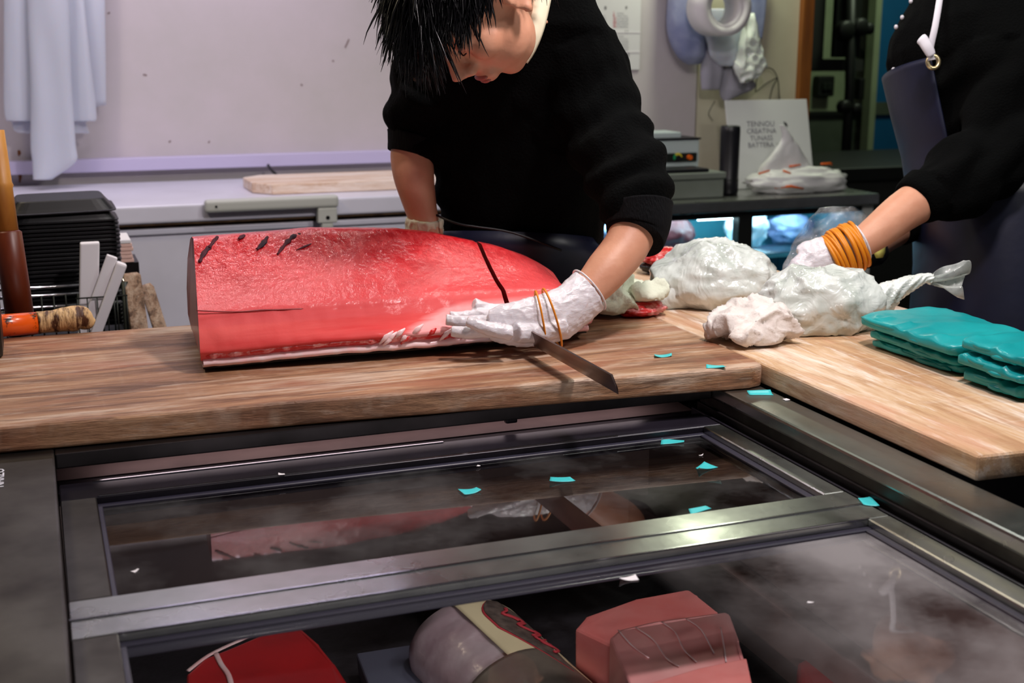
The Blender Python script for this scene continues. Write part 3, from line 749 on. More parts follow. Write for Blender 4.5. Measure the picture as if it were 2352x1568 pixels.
def tray(z, tilt=0.0, first=None):
    w, d, h = 0.109, 0.078, 0.026; c = V(0.048, 2.815, z)
    R = [(1.0, 0.0), (1.0, 0.002), (0.955, 0.003), (0.90, 0.010), (0.80, 0.024), (0.775, h), (0.74, h)]
    rings = [(V(0, 0, zz), V(w*k, 0, 0), V(0, d*k, 0)) for k, zz in R]
    return loft(rings, 36, True, 9.0), c
base, _ = tray(0)
tme = bpy.data.meshes.new('foam_tray'); tvf = fixn(base); tme.from_pydata([tuple(v) for v in tvf[0]], [], tvf[1]); tme.materials.append(MATS['black_foam'])
zt = ony(150, 512, 2.74).z
nst = 27
for i in range(nst):
    z = zt-(nst-1-i)*0.0085
    if z < 0.752: continue
    o = bpy.data.objects.new('foam_tray', tme); COL.objects.link(o); o.location = (0.048+random.uniform(-.001, .001), 2.82+random.uniform(-.001, .001), z)
    reg(o, 'black foam tray nested upside down in the stack in the wire rack', 'tray', 'nested black trays')
o = bpy.data.objects.new('foam_tray', tme); COL.objects.link(o); o.location = (0.043, 2.82, zt+0.021); o.rotation_euler = (0.03, -0.012, 0.02)
reg(o, 'loose black foam tray topmost on the stack in the rack', 'tray', 'nested black trays')
# polystyrene strips
p, q = ony(206, 556, 2.66), ony(203, 760, 2.66)
M0 = basis(q, (1, 0, 0), (0, 1, 0), (p-q).normalized())
reg(box('foam_strip', (-.0185, -.012, -.02), (.0185, .012, (p-q).length), 'foam_white', None, .003, M0), 'upright white foam strip standing in front of the black trays', 'foam strip')
p, q = ony(268, 590, 2.655), ony(205, 760, 2.655)
ax = (p-q).normalized(); sx = V(ax.z, 0, -ax.x)
M0 = basis(q, sx, (0, 1, 0), ax)
fs = mk('foam_strip', xf(bevelled(boxvf((-.020, -.018, -.02), (.001, .0, (p-q).length)), .002), M0), 'foam_white'); reg(fs, 'slanting white foam angle strip leaning against the upright strip', 'foam strip')
mk('flange', xf(bevelled(boxvf((.0012, -.03, -.02), (.022, .0, (p-q).length-.006)), .004), M0), 'foam_white', fs)
bk = thing('wire_basket', V(0.1, 2.63, 0.86), 'small dark wire basket holding the white foam strips', 'basket')
for z in (0.868, 0.760): mk('rim_wire', fixn(tube([V(0.055, 2.632, z), V(0.155, 2.632, z)], .0016, 6)), 'dark_metal', bk, True)
for i in range(6):
    x = 0.058+.019*i; mk('upright_wire', fixn(tube([V(x, 2.632, 0.76), V(x, 2.632, 0.868)], .0014, 6)), 'dark_metal', bk, True)
mk('base_wire', fixn(tube([V(0.055, 2.632, .76), V(0.055, 2.695, .76), V(0.155, 2.695, .76), V(0.155, 2.632, .76)], .0016, 6)), 'dark_metal', bk, True)
# stack of white sheets right of the trays
ps = thing('paper_stack', ony(285, 600, 2.93), 'small stack of white sheets with pinkish edges behind the trays', 'paper')
a = ony(252, 600, 2.93); b = ony(306, 600, 2.93)
for i in range(6): box('sheet', (a.x, 2.90-.0005*(i % 2), a.z+.0085*i), (b.x-.002*(i % 3), 3.02, a.z+.0085*i+.0078), 'paper_pink' if i < 5 else 'paper_white', ps, .001, seg=1)
box('post', (0.162, 2.90, 0.0), (0.20, 3.02, a.z-.0005), 'steel_dark', ps)
# wooden offcuts leaning beside the rack
for (x0, y0, x1, y1, w, nm) in ((298, 612, 322, 770, .017, 'weathered wooden stake with chipped top right of the trays'), (330, 640, 372, 770, .013, 'thin grey wooden slat leaning right of the wooden stake')):
    p, q = ony(x0, y0, 2.72), ony(x1, y1, 2.66)
    ax = (p-q).normalized(); M0 = basis(q, (ax.cross(V(0, 1, 0))*-1).normalized(), V(0, 1, 0), ax)
    ln = (p-q).length
    vf = bevelled(boxvf((-w, -.012, -.06), (w, .012, ln)), .003, 2)
    vf = ([v+V(.004*fbm(v, 40, 2), 0, (-.018*abs(v.x)/w if v.z > ln*.9 else 0)) for v in vf[0]], vf[1])
    reg(mk('wooden_stake', xf(vf, M0), 'offcut_wood'), nm, 'wood')

# ------------------------------------------------------------------ bamboo pole and taped handle, far left
bp_ = thing('bamboo_pole', ony(60, 760, 2.26), 'leaning bamboo pole with dark brown lower sleeve at left edge', 'pole')
a, b, c = ony(-14, 300, 2.30), ony(17, 530, 2.28), ony(52, 770, 2.26)
mk('cane', fixn(tube([a, a.lerp(b, .52), a.lerp(b, .55), a.lerp(b, .58), b], [.0165, .0175, .0195, .0175, .018], 16)), 'bamboo', bp_, True)
mk('sleeve', fixn(tube([b, b.lerp(c, .02), c], [.0185, .0225, .0235], 16)), 'brown_sheath', bp_, True)
th = thing('taped_mallet', onz(100, 775, .9), 'wooden tool handle wrapped in orange tape lying at board back edge', 'tool')
p0, p1, p2, p3, p4 = at(-60, 752, 2.02), at(84, 744, 2.07), at(86, 744, 2.07), at(165, 733, 2.09), at(213, 752, 2.11)
def up(p, r): return V(p.x, p.y, max(p.z, .9005+r))
mk('taped_grip', fixn(tube([up(p0, .018), up(p1, .018)], [.0185, .0185], 16)), 'orange_tape', th, True)
hp, hr = smoothpath([up(p2, .0185), up(at(120, 740, 2.08), .019), up(p3, .021), up(at(190, 738, 2.1), .019), p4], 5, [.0185, .0185, .0215, .019, .009])
hp = [up(p, r*.8) for p, r in zip(hp, hr)]
vf = tube(hp, hr, 18); vf = ([v+V(0, 0, .0015*fbm(v, 60, 2)) for v in vf[0]], vf[1])
mk('worn_grip', fixn(vf), 'burnt_wood', th, True)
hd = at(-6, 760, 1.93)
mk('steel_head', bevelled(boxvf((hd.x-.06, hd.y-.03, .9008), (hd.x+.006, hd.y+.06, .985)), .006, 3), 'steel_dull', th)
# ------------------------------------------------------------------ refrigerated counter on the right
rc = thing('refrigerated_counter', (2.2, 3.95, 0), 'steel worktop counter with lit teal glass-fronted fridge below', 'fridge')
X0, X1, YF = 1.62, 2.765, 3.70
box('worktop', (X0, YF-.01, .818), (X1, 4.30, .858), 'steel', rc, .006, seg=3)
box('header', (X0, YF+.02, .795), (X1, YF+.06, .8175), 'machine_dark', rc)
mx0, mx1 = ony(1692, 540, YF+.03).x, ony(1724, 540, YF+.03).x
box('mullion', (mx0, YF+.02, .10), (mx1, YF+.06, .795), 'machine_dark', rc)
box('post', (X1-.05, YF+.015, .0), (X1-.006, YF+.06, .8175), 'freezer_grey', rc)
box('post', (X0, YF+.015, .0), (X0+.05, YF+.06, .8175), 'machine_dark', rc)
box('base', (X0, YF+.02, .0), (X1, 4.29, .10), 'machine_dark', rc)
box('liner_back', (X0+.05, 4.24, .10), (X1-.05, 4.28, .8175), 'fridge_liner', rc)
box('liner_floor', (X0+.05, YF+.06, .1001), (X1-.05, 4.24, .12), 'fridge_liner', rc)
box('liner_side', (X1-.05, YF+.061, .10), (X1-.03, 4.28, .8175), 'fridge_liner', rc)
for i in range(22):
    y = YF+.08+i*.0072*1.0
for k in range(9): mk('shelf_wire', fixn(tube([V(X0+.06, YF+.075+k*.02, .655), V(X1-.055, YF+.075+k*.02, .655)], .0035, 6)), 'chrome', rc, True)
box('shelf_plate', (X0+.06, YF+.07, .640), (X1-.055, 4.2, .651), 'fridge_liner', rc)
for a, b in ((X0+.05, mx0), (mx1, X1-.05)): box('glass_pane', (a, YF+.035, .10), (b, YF+.041, .795), 'fridge_glass', rc)
lx0, lx1 = ony(1600, 497, YF+.1).x, ony(1690, 497, YF+.1).x
mk('lamp_tube', fixn(tube([V(lx0, YF+.09, .797), V(lx1-.004, YF+.09, .797)], .016, 12)), 'fridge_lamp', rc, True)
area('fridge_lamp_light', (2.15, 3.86, .79), (2.15, 4.0, .4), .9, 4.0, (.55, .9, 1.0), .12)
def fridge_item(name, c, r, mat, label, seed, cat='package', **kw):
    return reg(mk(name, lump(c, r, seed, **kw), mat, None, True), label, cat)
zf = .6592
fridge_item('wrapped_fish', (1.80, 3.86, zf+.055), (.16, .07, .066), 'bag_blue', 'bluish wrapped fish in the lit fridge beside the cook', 3, amp=.2, flat=zf)
fridge_item('meat_chunk', (2.07, 3.90, zf+.055), (.072, .06, .066), 'meat_dark', 'dark red meat chunk under the lamp inside the lit fridge', 5, amp=.15, flat=zf)
fridge_item('wrapped_package', (2.02, 4.02, zf+.06), (.11, .06, .085), 'paper_white', 'pale wrapped package behind the dark meat in the fridge', 8, amp=.15, flat=zf)
fridge_item('wrapped_package', (2.37, 3.92, zf+.07), (.085, .07, .082), 'sheet_film', 'round white wrapped bundle in the right fridge window', 11, amp=.2, wrk=.1, flat=zf)
fridge_item('fridge_bag', (2.58, 3.96, zf+.05), (.09, .06, .06), 'bag_blue', 'dark bluish bag far right inside the lit fridge', 14, amp=.3, flat=zf)

# ------------------------------------------------------------------ things on the worktop
ZT = .8585
sm = thing('scale_machine', (2.06, 3.9, ZT), 'grey counter machine with yellow dial and orange knob beside black canister', 'scale')
a, b = ony(1500, 455, 3.78), ony(1662, 455, 3.78)
box('base_box', (1.80, 3.78, ZT), (b.x, 4.10, ony(1600, 412, 3.78).z), 'scale_grey', sm, .006, seg=3)
zb = ony(1600, 412, 3.78).z
box('base_lid', (1.79, 3.772, zb+.0003), (b.x+.004, 4.11, zb+.022), 'scale_grey', sm, .005, seg=3)
zp = zb+.0225
a, b = ony(1480, 388, 3.80), ony(1626, 388, 3.80)
box('black_plate', (a.x, 3.79, zp), (b.x, 3.90, zp+.012), 'black_plastic', sm, .004)
f0, f1 = ony(1480, 380, 3.93), ony(1607, 320, 3.93)
hd_ = box('head_box', (f0.x, 3.93, zp), (f1.x, 4.08, f1.z), 'scale_light', sm, .006, seg=3)
box('head_cap', (f0.x, 3.925, f1.z+.0004), (f1.x+.003, 4.085, f1.z+.006), 'black_plastic', hd_)
box('top_tray', (f0.x, 3.94, f1.z+.0062), (ony(1568, 320, 3.93).x, 4.06, f1.z+.026), 'scale_light', hd_, .004)
q0, q1 = ony(1530, 372, 3.925), ony(1600, 350, 3.925)
cp = box('control_panel', (q0.x, 3.921, q0.z), (q1.x, 3.9298, q1.z), 'dark_metal', hd_, .001, seg=1)
dcen = ony(1557, 362, 3.918)
vs = []; 
def arc(name, c, r0, r1, t0, t1, mat, parent):
    n = 14; v = []
    for i in range(n+1):
        t = t0+(t1-t0)*i/n
        for r in (r0, r1):
            for dy in (0, .002): v.append(c+V(math.cos(t)*r, dy, math.sin(t)*r))
    f = []
    for i in range(n):
        k = i*4; f += [(k, k+2, k+6, k+4), (k+1, k+5, k+7, k+3), (k, k+4, k+5, k+1), (k+2, k+3, k+7, k+6)]
    f += [(0, 1, 3, 2), (n*4, n*4+2, n*4+3, n*4+1)]
    return mk(name, fixn((v, f)), mat, parent)
arc('dial_scale', dcen, .008, .017, .1, 2.3, 'dial_yellow', hd_); arc('dial_scale', dcen, .008, .017, 2.35, 3.6, 'dial_green', hd_)
mk('dial_knob', fixn(tube([dcen+V(0, .003, 0), dcen+V(0, -.008, 0)], .009, 16)), 'black_plastic', hd_)
kc = ony(1583, 361, 3.918)
mk('knob', fixn(tube([kc+V(0, .003, 0), kc+V(0, -.010, 0)], .0085, 16)), 'knob_orange', hd_)
# black canister
a, b = ony(1664, 440, 3.82), ony(1704, 440, 3.82); ctop = ony(1684, 290, 3.82)
r = (b.x-a.x)/2; cx = (a.x+b.x)/2
cn = reg(mk('canister', fixn(loft([(V(cx, 3.82+r, z), V(r*k, 0, 0), V(0, r*k, 0)) for z, k in ((ZT, .94), (ZT+.01, 1), (ZT+.05, 1), (ZT+.052, .97), (ctop.z-.02, 1.0), (ctop.z-.003, .97), (ctop.z, .9))], 28)), 'black_plastic', None, True), 'tall black canister standing in front of the white sign', 'canister')
mk('base_ring', fixn(loft([(V(cx, 3.82+r, z), V(r*1.01, 0, 0), V(0, r*1.01, 0)) for z in (ZT+.050, ZT+.054)], 28)), 'dark_metal', cn, True)
# hand-lettered sign leaning on the wall
sg = thing('sign_board', (2.5, 4.05, ZT), 'white sign board with faint handwritten lines leaning behind plastic bag', 'sign')
p00, p10, p01, p11 = ony(1688, 446, 3.98), ony(1862, 446, 3.98), ony(1673, 233, 4.06), ony(1856, 226, 4.06)
ex = V(1, 0, 0); ey = V(0, p01.y-3.98, p01.z-ZT).normalized(); ez = ex.cross(ey)
hgt = math.hypot(.08, p01.z-ZT)+.003; wx0 = ony(1673, 300, 4.03).x; wx1 = ony(1860, 300, 4.03).x
MS = basis(V(wx0, 3.98, ZT+.001), ex, ey, ez)
mk('panel', xf(bevelled(boxvf((0, 0, -.006), (wx1-wx0, hgt, 0)), .001, 1), MS), 'sign_white', sg)
def online(px, py):
    d = ray(px, py); n = ez; o_ = V(wx0, 3.98, ZT+.001); t_ = (o_-EYE).dot(n)/d.dot(n); return EYE+d*t_
for i, (tx, x, y, s) in enumerate((('TENNOU', 1715, 291, .028), ('CREATINA', 1715, 307, .026), ('TUNASS', 1723, 323, .026), ('BATTERA', 1718, 339, .026))):
    q = online(x, y)
    textobj('lettering', tx, s, basis(q+ez*.0008, ex, ey, ez), 'ink_grey', sg, .0003)
for (x, y, a) in ((1804, 285, -.9), (1797, 329, -1.05)):
    q = online(x, y); d = ex*math.cos(a)+ey*math.sin(a)
    mk('ink_blot', fixn(tube([q-d*.011+ez*.001, q+ez*.001, q+d*.011+ez*.001], [.002, .0055, .002], 8, flat=.2, ref=ez)), 'ink', sg, True)
# grocery bag with orange print
gb = thing('carrier_bag', (2.52, 3.82, ZT), 'thin white carrier bag with orange print slumped before the sign', 'bag')
def px3(x, y, Y): return ony(x, y, Y)
vfb = lump(((px3(1725, 420, 3.82).x+px3(1957, 420, 3.82).x)/2, 3.85, ZT+.035), ((px3(1957, 420, 3.82).x-px3(1725, 420, 3.82).x)/2, .09, .050), 21, .16, 9, .08, 50, ZT+.0008)
mk('bag_body', vfb, 'bag_white', gb, True)
a, b = px3(1735, 400, 3.87), px3(1870, 400, 3.87)
rows_ = [(1792, 1802, 287, .3), (1798, 1822, 318, .7), (1775, 1845, 352, .9), (1745, 1862, 385, 1), (1738, 1885, 412, 1)]
drape('bag_handle', rows_, 3.86, .022, 'bag_white', gb, .5, 26, 4, 36, wr=.003, wf=40)
for pts in ([(1765, 403), (1790, 395)], [(1815, 394), (1830, 400)], [(1837, 386), (1860, 381)], [(1910, 380), (1935, 379), (1944, 383)], [(1790, 433), (1815, 427), (1845, 433)]):
    P = [px3(x, y, 3.762) for x, y in pts]
    # press the print onto the bag surface
    Q = []
    for p in P:
        best = min(vfb[0], key=lambda v: (v.x-p.x)**2+(v.z-p.z)**2*1.0+((v.y-3.80)**2*.05)); Q.append(V(p.x, best.y-.003, p.z))
    if len(Q) > 1: mk('orange_print', fixn(tube(Q, [.004]+[.005]*(len(Q)-2)+[.003], 6, flat=.3, ref=(0, 1, 0))), 'knob_orange', gb, True)

# ------------------------------------------------------------------ wall things on the right
cal = thing('wall_calendar', ony(1380, 160, YW-.004), 'white wall calendar with red and grey date columns behind the cook', 'calendar')
a, b, c = ony(1296, 161, YW-.004), ony(1468, 161, YW-.004), ony(1468, -120, YW-.004)
box('sheet', (a.x, YW-.006, a.z), (b.x, YW-.0005, c.z), 'paper_white', cal)
wcol = (b.x-a.x)/3.2
MX = lambda p: basis(p, (1, 0, 0), (0, 0, 1), (0, -1, 0))
for (cx0, ty, num) in ((1388, 20, '8'), (1436, 20, '9'), (1388, 72, '10'), (1434, 75, '11'), (1436, 128, '12'), (1388, -45, '5'), (1436, -45, '6')):
    p = ony(cx0, ty+2, YW-.0068); textobj('month_number', num, .018, MX(p), 'ink', cal)
for cxx in (1356, 1408):
    for r0 in (-40, 27, 80):
        for rr in range(6):
            y = r0+rr*6.2
            if y < -60: continue
            p = ony(cxx, y+5, YW-.0068); 
            textobj('date_red', '%d' % (rr*7+1), .013, MX(p), 'ink_red', cal)
            textobj('date_row', ' '.join('%d' % (rr*7+1+k) for k in range(1, 6)), .0075, MX(p+V(.016, 0, 0)), 'ink_grey', cal)
box('page_fold', (a.x, YW-.0075, ony(1468, 76, YW-.004).z), (b.x, YW-.0061, ony(1468, 73, YW-.004).z), 'foam_white', cal)
box('page_fold', (a.x, YW-.0075, ony(1468, 121, YW-.004).z), (b.x, YW-.0061, ony(1468, 118, YW-.004).z), 'foam_white', cal)
# bundle of bags and a roll on a wall hook
drape('hanging_bag', [(1542, 1608, -120, .8), (1540, 1612, -20, 1), (1536, 1618, 50, 1.1), (1543, 1622, 95, 1.1), (1560, 1618, 130, 1), (1580, 1606, 148, .4)], 4.25, .05, 'bag_blue', None, .25, 24, 2)
reg(bpy.context.scene.objects['hanging_bag'], 'bluish plastic bag hanging left of the white roll', 'bag')
ro = thing('foam_roll', ony(1655, 30, 4.18), 'white foam roll hanging on the wall above the crinkled bags', 'roll')
cc = ony(1651, 18, 4.09); tor = []
for i in range(41):
    t = 2*math.pi*i/40; tor.append(cc+V(math.cos(t)*.083, .0, math.sin(t)*.083))
def annulus(c, r0, r1, y0, y1, n=44):
    v = []
    for i in range(n):
        t = 2*math.pi*i/n; cs, sn = math.cos(t), math.sin(t)
        for r, y in ((r0, y0), (r1, y0), (r1, y1), (r0, y1)): v.append(V(c.x+cs*r, y, c.z+sn*r))
    f = []
    for i in range(n):
        k, m = i*4, ((i+1) % n)*4
        for j in range(4): f.append((k+j, k+(j+1) % 4, m+(j+1) % 4, m+j))
    return fixn((v, f))
mk('wound_layer', annulus(cc, .070, .098, 4.03, 4.15), 'foam_white', ro, True)
mk('wound_layer', annulus(cc, .058, .0695, 4.04, 4.15), 'foam_white', ro, True)
mk('hook', fixn(tube([V(cc.x, 4.32, cc.z+.055), V(cc.x, 4.01, cc.z+.055), V(cc.x, 4.00, cc.z+.08)], .005, 8)), 'dark_metal', ro, True)
for nm, rows_, Y, dp, mt, lb, sd, kw in (
    ('plastic_cover', [(1590, 1710, 20, .6), (1588, 1725, 60, .8), (1618, 1722, 90, .8), (1630, 1712, 130, .7), (1655, 1690, 152, .4)], 4.215, .03, 'sheet_film', 'milky plastic cover draped below the foam roll', 7, {}),
    ('paper_sleeve', [(1624, 1662, 95, .6), (1612, 1660, 130, .8), (1610, 1658, 170, .9), (1612, 1652, 206, .6)], 4.24, .03, 'cloth_grey', 'pale paper sleeve hanging lowest under the foam roll', 4, {}),
    ('crinkled_bag', [(1712, 1730, 30, .3), (1700, 1742, 90, .7), (1692, 1752, 130, .8), (1684, 1757, 155, .8), (1693, 1735, 178, .7), (1698, 1712, 190, .3)], 4.17, .03, 'plastic_white', 'shiny crinkled plastic bag hanging right of the foam roll', 6, dict(wr=.014, wf=34)),
    ('grey_cloth', [(1660, 1700, 150, .5), (1658, 1732, 185, .8), (1654, 1730, 205, .8), (1656, 1690, 222, .5), (1662, 1672, 231, .3)], 4.25, .03, 'cloth_grey', 'grey cloth hanging behind the crinkled plastic bag', 12, {}),
    ('clear_sleeve', [(1715, 1765, -60, .4), (1722, 1758, 30, .4), (1735, 1750, 90, .2)], 4.28, .015, 'bag_blue', 'teal grey plastic sleeve hanging rightmost beside the door frame', 15, {})):
    reg(drape(nm, rows_, Y, dp, mt, None, .3, 26, sd, 44, **kw), lb, 'cloth' if 'cloth' in nm else 'plastic')
wc = thing('wire_loop', ony(1765, 225, 4.3), 'thin black wire loop hanging on the wall beside the sign', 'wire')
for pts in ([(1735, 212), (1739, 180), (1755, 158), (1775, 160), (1787, 185), (1790, 228)], [(1738, 210), (1760, 192), (1786, 178)], [(1768, 228), (1775, 200), (1786, 180)]):
    mk('strand', fixn(tube(smoothpath([ony(x, y, 4.30) for x, y in pts], 6), .0022, 6)), 'black_plastic', wc, True)
reg(mk('thin_cord', fixn(tube(smoothpath([ony(x, y, 4.315) for x, y in ((1642, 232), (1632, 250), (1628, 262), (1637, 277))], 6), .0014, 6)), 'dark_metal', None, True), 'thin dark string dangling on the cream wall above the canister', 'string')

# ------------------------------------------------------------------ back room seen through the doorway
fp = thing('wall_panel', (4.3, 6.25, 0), 'dark green lower panel and rail on the far room wall', 'panel')
a, b = ony(1850, 265, 6.26), ony(2012, 372, 6.26)
box('lower_panel', (3.6, 6.24, 0.3), (b.x, 6.299, a.z), 'dark_green_panel', fp)
box('rail', (3.6, 6.22, a.z), (b.x, 6.299, a.z+.02), 'machine_dark', fp)
a, b = ony(1874, 222, 6.26), ony(1914, 174, 6.26)
sw = thing('switch_box', V((a.x+b.x)/2, 6.26, a.z), 'dark square switch box on the far greenish wall', 'switch box')
box('cover', (a.x, 6.24, a.z), (b.x, 6.299, b.z), 'machine_dark', sw, .01)
for k in (.35, .65): box('switch', (a.x+(b.x-a.x)*k-.015, 6.225, (a.z+b.z)/2-.02), (a.x+(b.x-a.x)*k+.015, 6.24, (a.z+b.z)/2+.02), 'dark_metal', sw, .003)
bl = thing('blue_partition', V(4.9, 6.1, 0), 'blue partition panel with dark cross band at the far right', 'partition')
a, b = ony(2050, 0, 6.10), ony(2200, 370, 6.10)
zq = ony(2060, 250, 6.10).z
box('panel', (a.x-.08, 6.10, 0.35), (b.x+.5, 6.14, 2.4), 'blue_panel', bl)
box('cross_band', (a.x-.08, 6.085, zq-.03), (b.x+.5, 6.0998, zq+.04), 'dark_green_panel', bl)
box('edge_post', (a.x-.12, 6.08, 0.0), (a.x-.081, 6.15, 2.4), 'back_room_green', bl)
box('base', (a.x-.08, 6.09, 0.0), (b.x+.5, 6.14, .3499), 'machine_dark', bl)
mc = thing('stand_machine', ony(1950, 372, 5.6), 'dark upright machine stand with clamps in the back room', 'machine')
def P5(x, y): return ony(x, y, 5.6)
mk('column', fixn(tube([V(P5(1952, 200).x, 5.6, 0), P5(1952, 200), P5(1955, -30)], .026, 12)), 'machine_dark', mc, True)
a, b = P5(1922, 132), P5(1988, 0)
box('head_panel', (a.x, 5.62, a.z), (b.x, 5.66, b.z+.2), 'dark_metal', mc, .006)
for (x, y, r) in ((1938, 70, .05), (1972, 62, .045), (1990, 66, .03), (1936, 245, .035), (1962, 250, .03)):
    p = P5(x, y); mk('clamp_knob', fixn(loft([(p+V(0, d, 0), V(r*k, 0, 0), V(0, 0, r*k)) for d, k in ((.02, .7), (.01, 1), (-.03, 1), (-.04, .7))], 14)), 'machine_dark', mc, True)
box('slide_block', (P5(1965, 228).x, 5.57, P5(1965, 228).z), (P5(1980, 180).x, 5.63, P5(1980, 180).z), 'machine_dark', mc, .006)
mk('stay', fixn(tube([P5(1944, 262), P5(1940, 380)], .012, 8)), 'machine_dark', mc, True)
a, b = P5(1845, 165), P5(1925, -20)
dk = thing('dark_cabinet', V((a.x+b.x)/2, 5.7, 0), 'dark overhead cabinet beyond the orange door frame', 'cabinet')
mk('body', bevelled(boxvf((a.x-.6, 5.68, a.z), (b.x-.01, 6.0, b.z+.8)), .01), 'back_room_dark', dk)
mk('bracket', fixn(prism([(b.x-.01, 5.7), (b.x+.25, 5.7), (b.x+.25, 5.98), (b.x-.01, 5.98)], a.z, a.z+.06)), 'back_room_dark', dk)
dbn = thing('dark_bench', V(3.6, 4.9, 0), 'black bench behind the worktop beyond the doorway', 'bench')
box('bench_top', (2.90, 4.5, .80), (4.8, 5.3, .86), 'machine_dark', dbn, .01)
box('bench_body', (2.92, 4.52, 0), (4.78, 5.28, .80), 'back_room_dark', dbn)
area('back_room_lamp', (4.3, 5.2, 2.6), (4.3, 5.9, 0.8), .4, 16.0, (.85, 1.0, .72))
# ------------------------------------------------------------------ on the boards
ZB = 0.8982
def cloth_pile(c, rx, ry, h, seed, nrope=9, voxel=.004, thick=.012, smooth=5):
    rnd = random.Random(seed); parts = [lump((c[0], c[1], c[2]+h*.30), (rx*.72, ry*.72, h*.55), seed, .2, 9, 0, 40, c[2]+.001, 24, 16)]
    for i in range(nrope):
        a = rnd.uniform(0, 6.28); b = a+rnd.uniform(1.6, 3.6); pts = []
        for k in range(7):
            t = k/6; u = a+(b-a)*t; rr = .55+.45*abs(math.cos(t*3.1+i))
            x = math.cos(u)*rx*rr*(.95 if k in (0, 6) else .75); y = math.sin(u)*ry*rr*.9
            z = h*(.95*(1-((x/rx)**2+(y/ry)**2)))*rnd.uniform(.75, 1.05)
            pts.append(V(c[0]+x, c[1]+y, c[2]+max(thick*.85, z)))
        P, R = smoothpath(pts, 4, [thick*rnd.uniform(.6, 1.25) for _ in pts]); parts.append(tube(P, R, 8))
    def dd(p, n):
        if p.z < c[2]+.004: return 0
        q = p+V(seed, 0, 0)+V(.02*fbm(p, 14, 2), .02*fbm(p+V(7, 0, 0), 14, 2), .01*fbm(p+V(0, 7, 0), 14, 2))
        return max(0, ridge(q, 16))**4*.013+max(0, ridge(q+V(5, 0, 0), 34))**5*.005-.003
    return organic(parts, voxel, smooth, .5, dd)
def settle(me, z):
    lo = min(v.co.z for v in me.vertices)
    for v in me.vertices:
        v.co.z += z-lo
    return me
# crumpled white towel on the side board
tc_ = onz(1752, 795, ZB)
o = mobj('towel', settle(cloth_pile(tc_+V(0.01, 0.045, 0), .080, .062, .062, 5, 13, .0035, .013), ZB+.0004), 'towel', None, True); reg(o, 'crumpled white towel heap on the board beside plastic bags', 'towel')
# greenish cloth draped on a red scrap, behind the hand
tc2 = onz(1425, 735, .90)
mr = reg(mk('tuna_scrap', lump((tc2.x+.05, tc2.y+.03, .912), (.050, .035, .014), 4, .2, 9, .1, 40, .9004), 'meat_dark', None, True), 'small red tuna scrap under the pale cloth behind the hand', 'meat'); mr.data.materials[0] = MATS['belly_red']
o = mobj('towel', settle(cloth_pile(tc2+V(-.005, .06, 0), .075, .055, .070, 12, 11, .0035, .014), .9006), 'towel_green', None, True); reg(o, 'pale greenish cloth lying behind the gloved wrist', 'towel')
o = mobj('folded_cloth', settle(cloth_pile(tc2+V(.068, .035, .024), .040, .036, .022, 3, 6, .0032, .010), .9275), 'towel_green', None, True); reg(o, 'thick white cloth corner resting over the red tuna scrap', 'cloth')
# red cut with dark skin at the back
m0 = onz(1540, 632, ZB)
mt_ = thing('tuna_trimming', m0, 'red tuna trimming with dark skin at the back of side board', 'meat')
mk('flesh', lump(m0+V(.01, .03, .033), (.065, .04, .018), 9, .25, 9, .15, 40), 'belly_red', mt_, True); MATS['belly_red']
mk('dark_skin', lump(m0+V(.0, .03, .014), (.055, .035, .0145), 2, .1, 9, 0, 40, ZB+.0003), 'skin_black', mt_, True)
# two plastic-wrapped bundles
def bagshape(c, r, seed, flat, rot):
    vf = lump(c, r, seed, .14, 6, .05, 22, flat, 90, 56, rot)
    vs = []
    for p in vf[0]:
        if p.z > flat+.002:
            q = (p-Vector(c)); n = q.normalized()
            q2 = p+V(seed, 0, 0)+V(.03*fbm(p, 9, 2), .03*fbm(p+V(9, 0, 0), 9, 2), 0); w = max(0, ridge(q2, 7))**5*.009+max(0, ridge(q2+V(0, 4, 3), 15))**7*.004
            p = p+n*w
        vs.append(p)
    return fixn((vs, vf[1]))
def px_bag(xl, xr, yt, yb, yc, seed, name, label, mat, rot, depth):
    base = onz((xl+xr)/2, yb, ZB); t = (base-EYE).dot(FWD)+depth*.9
    rx = (xr-xl)/2/FPX*t; hz = (yb-yt)/FPX*t
    fw2 = V(FWD.x, FWD.y, 0).normalized(); c = at((xl+xr)/2, yb, (base-EYE).dot(FWD)); c = V(c.x, c.y, 0)+fw2*depth; c.z = ZB+hz*.36
    o = thing(name, V(c.x, c.y, ZB), label, 'bag')
    b = mk('wrapped_body', bagshape(c, (rx, depth, hz*.60), seed, ZB+.0006, rot), mat, o, True)
    return o, c, rx, hz
m, nt, b, oc = mnew('bundle_plastic')
h1 = tex(nt, oc, 'noise', 11, (1, 1, 1), 3, .5, dist=1.5); h2 = tex(nt, oc, 'noise', 26, (1, 1.6, .7), 2, .4, dist=2.5)
nt.links.new(mixc(nt, rng(nt, h1, .34, .60), S(190, 198, 190), S(222, 227, 222)), b.inputs['Base Color'])
b.inputs['Roughness'].default_value = .25; b.inputs['Coat Weight'].default_value = 1.0; b.inputs['Coat Roughness'].default_value = .05
b.inputs['Subsurface Weight'].default_value = .15; b.inputs['Subsurface Radius'].default_value = (.01, .01, .01); b.inputs['Subsurface Scale'].default_value = 1
bumpn(nt, b, mixc(nt, .5, h1, h2), .38, .015)
B1, c1, r1, hz1 = px_bag(1515, 1800, 572, 718, 650, 3, 'plastic_bag', 'white plastic-wrapped bundle nearest the cook on side board', 'bundle_plastic', -.36, .075)
B2, c2, r2, hz2 = px_bag(1760, 2030, 622, 776, 700, 8, 'plastic_bag', 'white plastic-wrapped bundle with twisted tail beside teal sheets', 'bundle_plastic', -.36, .068)
